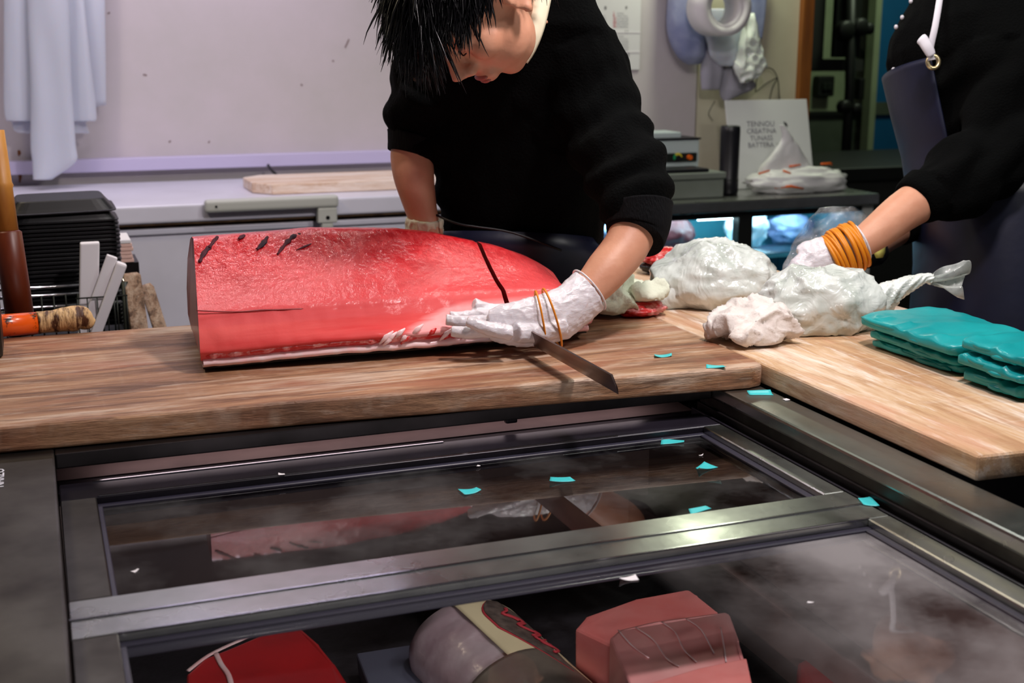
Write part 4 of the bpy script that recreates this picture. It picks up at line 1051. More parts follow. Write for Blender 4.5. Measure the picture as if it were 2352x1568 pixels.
# gathered plastic between and the tail of the first bundle
e = onz(1500, 690, ZB)
P, R = smoothpath([c1+V(-.07, .0, -.015), c1+V(-.115, .0, -.03), V(c1.x-.15, c1.y-.005, ZB+.012)], 5, [.035, .018, .008]); vf = tube(P, R, 16); mk('gathered_end', fixn(([v+V(0, 0, .002*ridge(v, 60)) for v in vf[0]], vf[1])), 'bundle_plastic', B1, True)
# twisted tail with flared end
tt = (c2-EYE).dot(FWD)
def T(x, y, d=0.0): return at(x, y, tt+d)
P, R = smoothpath([T(1965, 715), T(2020, 690), T(2065, 662), T(2105, 645), T(2125, 638), T(2140, 641)], 7, [.034, .024, .015, .010, .0075, .0085])
vf = tube(P, R, 28); n = 28; vs = []
for i, p in enumerate(vf[0]):
    ri = i//n
    if ri < len(P): ax = P[min(ri, len(P)-1)]; k = 1+.22*math.sin((i % n)/n*6.283*7+ri*.9)+.1*fbm(p, 60, 2); p = ax+(p-ax)*k
    vs.append(p)
tail = mk('twisted_tail', fixn((vs, vf[1])), 'bundle_plastic', B2, True)
def flare(u, w):
    a = T(2138, 642); b_ = T(2160+85*w, 625+52*u-20*w+0*u, 0)
    s = w; half = .006+.030*s
    cpt = a.lerp(T(2225, 640), s); off = (u-.5)*2*half
    return cpt+UPV*(-off*.95+.004*math.sin(u*20+w*5))+FWD*(.012*math.sin(u*9+w*4)*s)+RGT*(.010*math.sin(u*7)*s+.012*abs(u-.5)*(-2)*s)
mk('flared_end', fixn(grid(flare, 36, 20, .0008)), 'cloudy_bag', B2, True)

# ------------------------------------------------------------------ folded teal sheets
def packet(x0, x1, y0, y1, z0, z1, seed, name, label, skew=0.0):
    rings = []; ny = 34
    for j in range(ny+1):
        s = j/ny; e = min(1, .80+.2*math.sqrt(min(1, min(s, 1-s)/.05)))
        y = y0+(y1-y0)*s; sh = skew*(s-.5)
        zc = (z0+z1)/2; hz = (z1-z0)/2
        rings.append((V((x0+x1)/2+sh, y, zc), V((x1-x0)/2*e, 0, 0), V(0, 0, hz*e)))
    vf = loft(rings, 64, True, 3.8); vs = []
    for p in vf[0]:
        d = .0030*fbm(p+V(seed, 0, 0), 16, 3)+.0050*(ridge(V(p.x*.5+seed, p.y, p.z*2), 20)**4)*(.4+.6*(abs(p.x-x0) < .03 or abs(p.y-y0) < .03))
        q = V(p.x, p.y, p.z)
        if p.z > (z0+z1)/2: q.z += d
        q.x += .002*fbm(p+V(0, seed, 0), 22, 2); q.y += .003*fbm(p+V(3, seed, 0), 15, 2)
        vs.append(V(q.x, q.y, max(z0, q.z)))
    o = reg(mk(name, fixn((vs, vf[1])), 'teal_sheet', None, True), label, 'folded sheet', 'folded teal sheets')
    # fold lines: rolled lips along the open edge
    for k, (ya, yb, zz) in enumerate(((y0+.02, (y0+y1)/2+.01, z0+.35*(z1-z0)), ((y0+y1)/2-.03, y1-.01, z0+.7*(z1-z0)))):
        P = [V(x0+.004+.002*math.sin(i), ya+(yb-ya)*i/8, zz+.0015*fbm((i*.7, seed, k), 1, 2)) for i in range(9)]
        mk('fold_lip', fixn(tube(P, [.0014]+[.0042]*7+[.0016], 10)), 'teal_sheet', o, True)
    return o
zs = ZB+.0005
packet(1.215, 1.365, 1.415, 1.620, zs, zs+.0125, 1, 'folded_sheet', 'folded teal sheet lowest in the left stack beside the bundle', -.01)
packet(1.208, 1.365, 1.415, 1.625, zs+.0130, zs+.0265, 2, 'folded_sheet', 'folded teal sheet in the middle of the left stack', .0)
packet(1.200, 1.372, 1.410, 1.645, zs+.0275, zs+.0500, 3, 'folded_sheet', 'plump folded teal sheet on top of the left stack', .006)
packet(1.200, 1.46, 1.275, 1.395, zs, zs+.0215, 4, 'folded_sheet', 'folded teal sheet lowest in the right stack at the frame edge', 0)
packet(1.194, 1.46, 1.270, 1.400, zs+.0220, zs+.0425, 5, 'folded_sheet', 'folded teal sheet in the middle of the right stack', .0)
packet(1.200, 1.46, 1.268, 1.402, zs+.0435, zs+.0635, 6, 'folded_sheet', 'wrinkled folded teal sheet on top of the right stack', .0)

# ------------------------------------------------------------------ scraps
zg = ZD-.012+.0004
def scrap(px, py, z, size, seed, mat, label, cat='scrap', curl=.006, ang=None):
    rnd = random.Random(seed); c = onz(px, py, z); a = ang if ang is not None else rnd.uniform(0, 6.28)
    q = [(-.75+rnd.uniform(-.1, .3), -.45+rnd.uniform(-.15, .3)), (.75+rnd.uniform(-.35, .1), -.45+rnd.uniform(-.1, .35)), (.75+rnd.uniform(-.5, .1), .45+rnd.uniform(-.3, .1)), (-.75+rnd.uniform(-.1, .5), .45+rnd.uniform(-.3, .15))]
    ca = rnd.uniform(0, 6.28); lift = rnd.uniform(.4, 1.0)
    def fn(u, w):
        x = ((q[0][0]*(1-u)+q[1][0]*u)*(1-w)+(q[3][0]*(1-u)+q[2][0]*u)*w)*size; y = ((q[0][1]*(1-u)+q[1][1]*u)*(1-w)+(q[3][1]*(1-u)+q[2][1]*u)*w)*size
        s_ = (x*math.cos(ca)+y*math.sin(ca))/size
        zz = curl*(1.6*max(0, s_)**2*lift+.35*max(0, -s_)**2)
        return c+V(x*math.cos(a)-y*math.sin(a), x*math.sin(a)+y*math.cos(a), zz+.0006)
    return reg(mk('plastic_scrap', fixn(grid(fn, 8, 6, .0005)), mat, None, True), label, cat, 'torn scraps')
TS = ((1084, 1128, zg, 'teal scrap near the middle of the rear glass lid'), (1296, 1102, zg, 'teal scrap below the knife tip on rear glass lid'), (1550, 1016, zg, 'teal scrap nearest the board edge on rear glass lid'),
      (1614, 1075, zg, 'teal scrap near the right frame of rear glass lid'), (1601, 1172, zg, 'flat teal scrap tucked against the middle bar'), (2000, 1153, ZD+.0004, 'upright teal scrap at the right end of the middle bar'),
      (1747, 906, ZR+.0004, 'teal scrap on the steel rail near board corner'), (1520, 818, .9002, 'teal scrap on the long board right of the knife'), (1640, 842, .9002, 'teal scrap near the right end of long board'))
for i, (x, y, z, lb) in enumerate(TS): scrap(x, y, z, .024 if y > 950 else .022, 30+i, 'teal_scrap', lb, curl=.012 if i != 4 else .001, ang=[.1, -.3, -.5, .3, .15, 1.2, -.4, -.3, -.35][i])
for i, (x, y, z, s, lb) in enumerate(((1443, 1330, zg, .014, 'white torn scrap standing on the front glass lid'), (1806, 918, ZR+.0004, .007, 'tiny white scrap on the right steel rail'), (648, 1090, ZD+.0004, .006, 'tiny white crumb on the rear lid edge'), (1098, 1070, ZD-.01, .005, 'tiny white crumb near the middle of rear lid'), (1862, 1384, zg, .005, 'tiny white crumb on the hazy front lid'), (310, 1312, zg, .006, 'tiny white crumb at the left of rear lid'), (1610, 1046, zg, .004, 'tiny pinkish crumb beside two teal scraps'))):
    scrap(x, y, z, s, 50+i, 'foam_white', lb, curl=.008 if i == 0 else .002)

# ------------------------------------------------------------------ fish inside the case
pmat('chunk_red', S(178, 18, 24), .35, col2=S(150, 12, 18), scale=9, coat=.3)
pmat('chunk_pink', S(236, 152, 152), .4, col2=S(242, 176, 174), scale=10, coat=.3)
pmat('chunk_side', S(232, 142, 138), .4, col2=S(226, 122, 118), scale=14, coat=.2)
pmat('label_cream', S(226, 218, 178), .6); pmat('label_dark', S(70, 60, 56), .6, col2=S(112, 100, 92), scale=60)
pmat('wrap_pale', S(196, 184, 190), .35, col2=S(160, 132, 142), scale=9, coat=.5, bump=.3, bscale=20)
pmat('tail_skin', S(112, 106, 96), .4, col2=S(84, 76, 70), scale=14)
ZI = .5402
def slab(name, pxs, ztop, zbot, mat, parent, bev=.006, tilt=None):
    pts = [onz(x, y, ztop) for x, y in pxs]; poly = [(p.x, p.y) for p in pts]
    ar = sum(a[0]*b[1]-b[0]*a[1] for a, b in zip(poly, poly[1:]+poly[:1]))
    if ar < 0: poly.reverse()
    vf = bevelled(prism(poly, zbot, ztop), bev, 3)
    vf = ([v+V(.003*fbm(v, 18, 3), .003*fbm(v+V(5, 0, 0), 18, 3), (.003*fbm(v, 14, 3)+(tilt(v) if tilt else 0)) if v.z > (zbot+ztop)/2 else 0) for v in vf[0]], vf[1])
    return mk(name, vf, mat, parent)
ch = thing('tuna_chunk', onz(600, 1540, ZI), 'dark red tuna chunk with white sinew under the front glass lid', 'tuna')
slab('flesh', [(428, 1548), (470, 1510), (545, 1478), (640, 1440), (692, 1438), (735, 1478), (770, 1520), (805, 1580), (850, 1760), (430, 1760)], .655, ZI, 'chunk_red', ch, .005)
def sinew(pxs, z, w, parent, mat='fat_white'):
    P = [onz(x, y, z) for x, y in pxs]
    mk('sinew', fixn(tube(smoothpath(P, 4), w, 8, flat=.35, ref=(0, 0, 1))), mat, parent, True)
sinew([(432, 1540), (480, 1504), (545, 1473), (600, 1452), (650, 1442)], .656, .0028, ch)
sinew([(496, 1500), (508, 1525), (525, 1550), (535, 1590)], .656, .0032, ch)
tr = thing('fish_tray', onz(870, 1560, ZI), 'blue grey tray under the fish left of wrapped piece', 'tray')
slab('tray_base', [(820, 1500), (940, 1480), (1010, 1620), (880, 1660)], .575, ZI, 'tray_blue_grey', tr, .004)
wr_ = thing('wrapped_tuna', onz(1150, 1500, ZI), 'plastic wrapped tuna tail with cream label and dark gourd emblem', 'tuna')
Pa, Pb = onz(1045, 1385, .640), onz(1330, 1640, .625)
ax = (Pb-Pa).normalized(); sd = V(ax.y, -ax.x, 0).normalized()*1.0; 
if sd.dot(RGT) < 0: sd = -sd
upz = ax.cross(sd); upz = upz if upz.z > 0 else -upz
LN = (Pb-Pa).length
def wsurf(s, th, off=0.0):
    r = (.082*(1-.10*s) if s > .12 else .082*(.80+.2*math.sqrt(max(0, s)/.12))) + off
    c = Pa+ax*(LN*s)-V(0, 0, .052)
    return c+sd*(math.sin(th)*r*1.0)+upz*(math.cos(th)*(r*.80))
def wgrid(u, w): return wsurf(u, (w-.5)*2*math.pi)+V(0, 0, 0)
vf = grid(wgrid, 40, 48); vs = [v+V(.002*fbm(v, 24, 3), .002*fbm(v, 30, 2), .003*fbm(v, 22, 3)) for v in vf[0]]
vs = [V(v.x, v.y, max(v.z, ZI)) for v in vs]; w0 = 41
caps = [tuple(j*w0 for j in range(48)), tuple(j*w0+40 for j in reversed(range(48)))]
mk('wrapped_body', fixn((vs, vf[1]+caps)), 'wrap_pale', wr_, True)
def patch(name, fn, mat, nu=24, nv=16): return mk(name, fixn(grid(fn, nu, nv, .0006)), mat, wr_, True)
patch('label', lambda u, w: wsurf(.02+.80*u, -.20+1.15*w, .0045), 'label_cream')
def gourd(off, g):
    def fn(u, w):
        s = .12+.62*u; hw = (.36*math.sin(math.pi*min(1, (u*1.9+.08)))**.6 if u < .40 else .36*(1-(u-.40)/.60)**.9*.95)*g
        if u < .40: hw = .36*g*math.sin(math.pi/2*min(1, (u+.02)/.22))**.6
        return wsurf(s, .40+(w-.5)*2*hw+.25*max(0, u-.4), off)
    return fn
patch('emblem_outline', gourd(.0056, 1.0), 'ink_red'); patch('emblem', gourd(.0066, .90), 'label_dark')
for k, (u0, t0, l, a) in enumerate(((.22, .42, .05, .3), (.29, .48, .06, -.5), (.36, .50, .05, .8), (.43, .55, .05, .1), (.50, .60, .04, .9))):
    P = [wsurf(u0-.03+.03*i, t0+.10*math.sin(i*1.9+a*3), .0082) for i in range(5)]
    mk('brush_stroke', fixn(tube(smoothpath(P, 3), .0028, 6, flat=.4, ref=(0, 0, 1))), 'ink_red', wr_, True)
patch('tail_skin', lambda u, w: wsurf(.55+.44*u, -1.15+2.0*w-.25*(1-u), .0052), 'tail_skin')
pk = thing('tuna_chunk', onz(1540, 1480, ZI), 'pink fatty tuna block in two slabs under the front glass lid', 'tuna')
slab('back_slab', [(1322, 1442), (1345, 1412), (1460, 1372), (1585, 1350), (1605, 1362), (1650, 1400), (1640, 1440), (1420, 1490)], .668, ZI, 'chunk_side', pk, .006)
slab('front_slab', [(1398, 1462), (1420, 1444), (1500, 1428), (1670, 1402), (1678, 1408), (1700, 1470), (1722, 1560), (1740, 1640), (1490, 1680)], .690, ZI, 'chunk_pink', pk, .005)
for pxs in ([(1420, 1446), (1450, 1480), (1490, 1510)], [(1460, 1440), (1500, 1468), (1530, 1510), (1560, 1530)], [(1520, 1428), (1550, 1450), (1570, 1490), (1600, 1520)], [(1575, 1420), (1610, 1445), (1640, 1500)], [(1655, 1440), (1662, 1480), (1668, 1520)]):
    sinew(pxs, .6912, .0010, pk)
slab('lower_layer', [(1490, 1565), (1600, 1530), (1712, 1510), (1740, 1640), (1490, 1690)], .700, .692, 'chunk_side', pk, .003)
rd = reg(slab('tuna_chunk', [(1830, 1520), (1870, 1495), (1920, 1510), (1965, 1590), (1930, 1680), (1840, 1660)], .62, ZI, 'chunk_red', None, .008), 'red tuna piece blurred behind the hazy front glass', 'tuna')
# ------------------------------------------------------------------ people
NCAM = -FWD
def cv(r, u, n): return RGT*r+UPV*u+NCAM*n
def ring(x, y, t, hw, hd, tilt=0.0): return (at(x, y, t), RGT*hw, (NCAM*math.cos(tilt)+UPV*math.sin(tilt))*hd)
def limb(pts, n=16, k=5):
    P, R = smoothpath([at(p[0], p[1], p[2]) for p in pts], k, [p[3] for p in pts]); return tube(P, R, n)
def knit(p, n):
    return .0022*fbm(p, 14, 3)
def wrinkle(ax, amp, fq, seed):
    def f(p, n):
        s = p.dot(ax)*fq+1.6*fbm(p+V(seed, 0, 0), 7, 2)
        return amp*math.sin(s)*(.4+.6*abs(fbm(p+V(0, seed, 0), 6, 2)))+.002*fbm(p, 22, 3)
    return f
def floor_legs(cx, cy, z, r=.085, gap=.10, d=RGT):
    dd = V(d.x, d.y, 0).normalized(); out = []
    for s in (-1, 1):
        b = V(cx, cy, 0)+dd*gap*s
        out.append(tube([V(b.x, b.y, z), V(b.x, b.y, z*.55), V(b.x, b.y, .10), V(b.x, b.y, .02)], [r, r*.72, r*.5, r*.52], 14))
        out.append(ball(V(b.x, b.y, .035)-V(FWD.x, FWD.y, 0)*.06, RGT*.045, V(FWD.x, FWD.y, 0)*.12, V(0, 0, .035), 14, 10))
    return out

# ---- the cook
pel = at(1195, 760, 2.50)
man = thing('person', V(pel.x, pel.y, 0), 'person in black sweater and white gloves bending over the tuna block', 'person')
HC = at(1101, -5, 1.86)
fv = cv(-.42, -.89, .03).normalized(); lv = cv(.50, -.20, .84); lv = (lv-fv*lv.dot(fv)).normalized(); uv = fv.cross(lv)
if uv.dot(cv(-.66, .48, .57)) < 0: uv = -uv
def H(f, l, u): return HC+fv*f+lv*l+uv*u
neck_b = at(1180, 60, 2.08)
head_parts = [ball(H(-.012, 0, .030), fv*.098, lv*.076, uv*.092), ball(H(.030, 0, -.030), fv*.062, lv*.060, uv*.084),
    ball(H(.050, 0, -.092), fv*.024, lv*.027, uv*.020), ball(H(.032, .034, -.062), fv*.038, lv*.022, uv*.028), ball(H(.032, -.034, -.062), fv*.038, lv*.022, uv*.028),
    tube([H(.086, 0, .022), H(.102, 0, -.005), H(.119, 0, -.030)], [.008, .010, .0125], 12), ball(H(.100, .012, -.034), fv*.011, lv*.010, uv*.009), ball(H(.100, -.012, -.034), fv*.011, lv*.010, uv*.009),
    ball(H(.078, .030, .034), fv*.017, lv*.026, uv*.012), ball(H(.078, -.030, .034), fv*.017, lv*.026, uv*.012),
    ball(H(.058, .040, -.020), fv*.030, lv*.024, uv*.026), ball(H(.058, -.040, -.020), fv*.030, lv*.024, uv*.026),
    ball(H(.086, 0, -.062), fv*.016, lv*.026, uv*.018), ball(H(.080, .031, .006), fv*.013, lv*.016, uv*.011), ball(H(.080, -.031, .006), fv*.013, lv*.016, uv*.011),
    tube([H(-.030, 0, -.02), at(1165, 15, 1.95), neck_b], [.050, .041, .046], 18)]
for s in (1, -1):
    E_ = [H(-.012+.020*math.cos(t)-.004, s*(.078+.006*math.sin(t)), -.008+.032*math.sin(t)) for t in [i*.5236 for i in range(13)]]
    head_parts.append(tube(E_, .0052, 8)); head_parts.append(ball(H(-.014, s*.074, -.008), fv*.016, lv*.006, uv*.026, 12, 8))
    head_parts.append(ball(H(-.006, s*.077, -.040), fv*.008, lv*.006, uv*.010, 10, 8))
torso = [loft([ring(1195, 860, 2.52, .13, .10), ring(1195, 700, 2.48, .145, .10), ring(1195, 450, 2.38, .13, .09), ring(1200, 300, 2.30, .15, .095), ring(1205, 180, 2.22, .165, .09), ring(1215, 95, 2.15, .12, .07), ring(1205, 55, 2.09, .05, .05)], 20)]
LA = [(1330, 115, 2.15, .055), (1400, 300, 2.14, .047), (1462, 455, 2.06, .042), (1446, 550, 2.035, .0375), (1392, 622, 2.005, .0345), (1352, 668, 1.988, .0285), (1325, 694, 1.975, .024), (1290, 720, 1.96, .018)]
RA = [(1005, 160, 2.20, .05), (972, 270, 2.30, .042), (947, 345, 2.305, .040), (950, 400, 2.30, .0385), (960, 450, 2.30, .033), (974, 505, 2.30, .027), (990, 550, 2.30, .026)]
body = organic(head_parts+torso+[limb(LA), limb(RA)]+floor_legs(pel.x, pel.y, .92), .0045, 5, .5)
bo = mobj('body', body, 'skin', man, True)
mk('lips', organic_vf if False else fixn(join(ball(H(.0985, 0, -.058), fv*.006, lv*.019, uv*.0045, 14, 8), ball(H(.0975, 0, -.066), fv*.0065, lv*.016, uv*.005, 14, 8))), 'lips', bo, True)
for s in (1, -1):
    P = [H(.0880, s*.020, .000), H(.0925, s*.029, -.003), H(.0895, s*.040, -.001)]
    mk('eyelashes', fixn(tube(smoothpath(P, 4), [.0005]+[.0012]*7+[.0005], 8)), 'hair', bo, True)
    P = [H(.094, s*.014, .036), H(.0945, s*.030, .042), H(.083, s*.050, .036)]
    mk('eyebrow', fixn(tube(smoothpath(P, 4), [.0012]+[.003]*7+[.001], 8)), 'hair', bo, True)
# hair: a cap over the skull and combed strands falling towards the forehead
CC = H(-.016, 0, .036); RF, RL, RU = .100, .080, .094
def skull(d, k=1.0): return CC+fv*(d[0]*RF*k)+lv*(d[1]*RL*k)+uv*(d[2]*RU*k)
cap_v = []; capf = ball((0, 0, 0), (1, 0, 0), (0, 1, 0), (0, 0, 1), 40, 28)
for p in capf[0]:
    hair_lim = (p.z > -.12 and p.x < .80) or p.x < -.25
    side = abs(p.y) > .75 and p.z < -.08 and p.x > -.35
    k = 1.10+.03*fbm(p, 6, 3) if (p.z > .05 or p.x < -.2 or (abs(p.y) > .7 and p.z > -.08 and p.x < .4)) and not side else .90
    if p.x > .86 and p.z < .45: k = .90
    if p.z < -.45: k = .88
    cap_v.append(skull(p, k))
hair = mk('hair', fixn((cap_v, capf[1])), 'hair', man, True)
rnd = random.Random(11); G = V(0, 0, -1); strands = []
def inside(p, k=1.07):
    q = p-CC; a = V(q.dot(fv)/RF, q.dot(lv)/RL, q.dot(uv)/RU); return a.length/k, a
for i in range(3000):
    while True:
        d = V(rnd.gauss(0, 1), rnd.gauss(0, 1), rnd.gauss(0, 1)).normalized()
        if d.z > -.05 and d.x < .86 and (d.x < .6 or d.z > .25) and not (abs(d.y) > .80 and d.z < .0 and d.x > -.3): break
        if d.x < -.5 and d.z > -.5: break
    p = skull(d, 1.06); n = (fv*(d[0]/RF)+lv*(d[1]/RL)+uv*(d[2]/RU)).normalized()
    fl = fv*.75+G*.55+uv*-.15+lv*(d[1]*.55)+V(rnd.gauss(0, .22), rnd.gauss(0, .22), rnd.gauss(0, .22))
    if d.x < -.45: fl = G*.2-uv*.8-fv*.1+V(rnd.gauss(0, .2), rnd.gauss(0, .2), rnd.gauss(0, .2))
    fl = (fl-n*fl.dot(n)+n*.18).normalized()
    L_ = rnd.uniform(.070, .105)+(.022 if d.x > .2 and d.y < .4 else 0)
    if d.y > .55: L_ *= .72
    seg = 6; pts = [p]; vdir = fl
    for k in range(seg):
        vdir = (vdir+G*.10+V(rnd.gauss(0, .08), rnd.gauss(0, .08), rnd.gauss(0, .08))).normalized(); q = pts[-1]+vdir*(L_/seg)
        ins, a = inside(q, 1.09)
        if ins < 1: q = CC+(q-CC)*(1/ins)
        pts.append(q)
    w = rnd.uniform(.0012, .0030); strands.append(tube(pts, [w, w*1.15, w*1.1, w*.95, w*.7, w*.4, w*.1], 4, cap=False))
mk('hair_strands', join(*strands), 'hair', hair, True)
# sweater
S_L = [(1315, 105, 2.16, .078), (1362, 225, 2.17, .076), (1398, 320, 2.14, .074), (1438, 398, 2.09, .071), (1456, 450, 2.06, .064), (1462, 500, 2.045, .052), (1458, 528, 2.04, .048)]
S_R = [(1000, 165, 2.20, .072), (982, 215, 2.26, .071), (968, 272, 2.30, .068), (957, 318, 2.305, .056), (948, 352, 2.305, .0455)]
sw_t = loft([ring(1195, 640, 2.47, .168, .125), ring(1195, 560, 2.44, .160, .122), ring(1198, 450, 2.38, .160, .125), ring(1200, 330, 2.31, .176, .13), ring(1195, 210, 2.24, .200, .125), ring(1195, 130, 2.19, .190, .105), ring(1225, 80, 2.14, .135, .080), ring(1250, 20, 2.125, .092, .066), ring(1262, -40, 2.115, .066, .055)], 28, True, 2.2)
fold_ax = (at(1440, 420, 2.08)-at(1330, 120, 2.15)).normalized()
def sw_disp(p, n):
    q = p-at(1330, 120, 2.15); s = q.dot(fold_ax); lat = (q-fold_ax*s).length
    a = 0.0
    if lat < .13 and s > .02: a = .0055*math.sin(s*95+2.2*fbm(p, 9, 2)+p.x*12)*min(1, s*6)
    q2 = p-at(990, 165, 2.2); 
    if q2.dot(RGT) < .03 and q2.dot(UPV) < .02: a = .006*math.sin(q2.dot(UPV)*85+2*fbm(p, 9, 2))
    return a+.004*fbm(p, 11, 3)
sweater = mobj('sweater', organic([sw_t, limb(S_L), limb(S_R)], .0048, 4, .5, sw_disp), 'sweater', man, True)
# ribbed cuff and rolled hems
mk('ribbed_cuff', fixn(limb([(1464, 476, 2.05, .0585), (1466, 505, 2.045, .0540), (1462, 534, 2.04, .0500), (1458, 547, 2.035, .0475)], 40)), 'sweater_rib', sweater, True)
mk('ribbed_cuff', fixn(limb([(957, 318, 2.305, .0560), (950, 342, 2.305, .0490), (946, 357, 2.305, .0455)], 36)), 'sweater_rib', sweater, True)
# neck opening
def nk(u, w):
    t = -2.2+4.4*u
    return at(1232, 50, 2.115)+RGT*(.080*math.cos(t)+.004*w)+NCAM*(.066*math.sin(t))+UPV*(-.018+.036*w)
# white shirt collar standing round the neck
outer = [(1268, -90), (1270, -30), (1262, 20), (1248, 75), (1230, 118), (1212, 146)]
inner = [(1232, -90), (1228, -30), (1220, 20), (1212, 70), (1203, 115), (1192, 143)]
tcol = [1.955, 1.95, 1.945, 1.94, 1.94, 1.94]
OA = smoothpath([at(x, y, t+.012) for (x, y), t in zip(outer, tcol)], 4); IA = smoothpath([at(x, y, t) for (x, y), t in zip(inner, tcol)], 4)
def col(u, w):
    i = min(int(u*(len(OA)-1)), len(OA)-2); f_ = u*(len(OA)-1)-i
    a = IA[i].lerp(IA[i+1], f_); b_ = OA[i].lerp(OA[i+1], f_); return a.lerp(b_, w)+NCAM*(.008*math.sin(w*math.pi))
mk('shirt_collar', fixn(grid(col, 24, 8, .004)), 'shirt_white', man, True)
# apron
ap = loft([ring(1195, 1500, 2.62, .22, .15), ring(1195, 1000, 2.56, .20, .145), ring(1195, 760, 2.50, .182, .138), ring(1190, 640, 2.455, .178, .136), ring(1185, 585, 2.435, .172, .134), ring(1175, 545, 2.42, .163, .130)], 30, True, 2.3)
apv = ([v+UPV*(-.032*((v-at(1175, 545, 2.42)).dot(RGT)) if (v-at(1175, 545, 2.42)).dot(UPV) > -.06 else 0) for v in ap[0]], ap[1])
apo = mk('apron', fixn(apv), 'apron_navy', man, True)
P = [at(1003, 494, 2.29), at(1030, 506, 2.26), at(1062, 516, 2.25), at(1095, 521, 2.25), at(1180, 535, 2.26), at(1290, 575, 2.27)]
mk('apron_edge', fixn(tube(smoothpath(P, 4), .0022, 6)), 'apron_black', apo, True)

# ---- gloved hands
def finger(pts, r, k=4):
    P, R = smoothpath(pts, k, r); return tube(P, R, 12)
def glove(parts, voxel=.0026, sm=4, seed=0, amp=.0011):
    return organic(parts, voxel, sm, .5, lambda p, n: amp*(ridge(p+V(seed, 0, 0), 55)**3-.3)+.0007*fbm(p, 90, 2))
A = at
# left hand pressing on the blade: palm is a flattened loft from wrist to knuckles
def prow(x, y, t, hw, hd, ang):
    a = (RGT*math.sin(ang)+UPV*math.cos(ang)); return (A(x, y, t), a*hw, (NCAM*.92+UPV*.38)*hd)
palm = loft([prow(1352, 668, 1.990, .0365, .034, -.75), prow(1318, 700, 1.972, .0355, .032, -.75), prow(1285, 722, 1.955, .0385, .030, -.45), prow(1240, 737, 1.935, .0385, .027, -.15), prow(1190, 744, 1.915, .0345, .023, -.05), prow(1150, 744, 1.905, .0285, .019, 0), prow(1122, 745, 1.900, .022, .014, 0)], 24)
hl = [palm,
      finger([A(1150, 730, 1.925), A(1110, 724, 1.93), A(1070, 727, 1.93), A(1032, 727, 1.925)], [.0115, .0100, .0092, .0082]),
      finger([A(1150, 742, 1.905), A(1105, 738, 1.905), A(1065, 738, 1.905), A(1024, 734, 1.905)], [.0120, .0100, .0092, .0084]),
      finger([A(1150, 758, 1.890), A(1105, 762, 1.885), A(1068, 764, 1.885), A(1036, 760, 1.885)], [.0120, .0102, .0096, .0086]),
      finger([A(1175, 764, 1.880), A(1130, 757, 1.872), A(1098, 746, 1.868), A(1072, 738, 1.868)], [.0125, .0108, .0092, .0078]),
      finger([A(1215, 722, 1.945), A(1165, 716, 1.950), A(1122, 711, 1.945), A(1088, 697, 1.935)], [.015, .013, .0105, .0090]),
      finger([A(1290, 745, 1.945), A(1240, 760, 1.925), A(1185, 766, 1.895)], [.020, .018, .014])]
gl1 = mobj('glove', glove(hl, .0021, 3, seed=3), 'glove', man, True)
# rolled rim of the glove and rubber bands
def around(x, y, t, hw, hd, ang, r, name, mat, parent, tw=0.0, n=30):
    c, a, b = prow(x, y, t, hw, hd, ang); P = [c+a*math.cos(i/n*6.2832)+b*math.sin(i/n*6.2832)+(b.cross(a)).normalized()*tw*math.sin(i/n*6.2832) for i in range(n+1)]
    return mk(name, fixn(tube(P, r, 8, cap=False)), mat, parent, True)
around(1354, 666, 1.991, .0372, .0348, -.75, .0016, 'cuff_rim', 'glove', gl1)
around(1268, 731, 1.946, .0450, .0400, -.34, .0017, 'rubber_band', 'rubber_orange', gl1)
around(1242, 738, 1.937, .0445, .0380, -.20, .0017, 'rubber_band', 'rubber_orange', gl1)
# right hand gripping the knife handle behind the block
kh = kpt(2.20, 0, 0)
def kq(dx, dy, dz): return kh+V(dx, dy, dz)
wr0 = at(975, 500, 2.30)
hr_ = [tube([wr0, wr0.lerp(kq(-.02, .01, .045), .5), kq(-.012, .005, .040)], [.034, .036, .038], 18), ball(kq(-.010, 0, .030), V(.040, 0, 0), V(0, .048, 0), V(0, 0, .034))]
for i in range(4):
    y = -.036+.024*i
    hr_.append(finger([kq(.012, y, .045), kq(.034, y, .022), kq(.030, y-.002, -.006), kq(.006, y-.003, -.018)], [.0105, .0102, .0095, .0085]))
hr_.append(finger([kq(-.030, -.020, .035), kq(-.036, -.040, .010), kq(-.020, -.052, -.006)], [.0125, .011, .009]))
gl2 = mobj('glove', glove(hr_, .003, 4, 9, .0025), 'glove', man, True)
gl2.data.materials[0] = pmat('glove_worn', S(218, 216, 190), .5, bump=.5, bscale=40)

# ---- the helper at the right edge
ph = at(2290, 760, 2.62)
p2 = thing('person', V(ph.x, ph.y, 0), 'person in dark sweater and navy apron with orange bands on glove', 'person')
def ring2(x, y, t, hw, hd): return (at(x, y, t), RGT*hw, NCAM*hd)
tor2 = loft([ring2(2290, 860, 2.62, .11, .15), ring2(2285, 600, 2.60, .11, .16), ring2(2255, 350, 2.60, .105, .165), ring2(2230, 150, 2.58, .115, .18), ring2(2250, 0, 2.58, .10, .17), ring2(2275, -70, 2.58, .07, .08), ring2(2268, -130, 2.56, .055, .055)], 20)
hc2 = at(2235, -240, 2.55)
head2 = [ball(hc2, RGT*.098, NCAM*.076, UPV*.115), ball(hc2+cv(-.045, -.06, 0), RGT*.055, NCAM*.055, UPV*.07), tube([hc2+cv(-.095, .0, 0), hc2+cv(-.118, -.03, 0)], [.009, .013], 10), ball(hc2+cv(.01, -.01, .076), RGT*.018, NCAM*.008, UPV*.03), ball(hc2+cv(.01, -.01, -.076), RGT*.018, NCAM*.008, UPV*.03)]
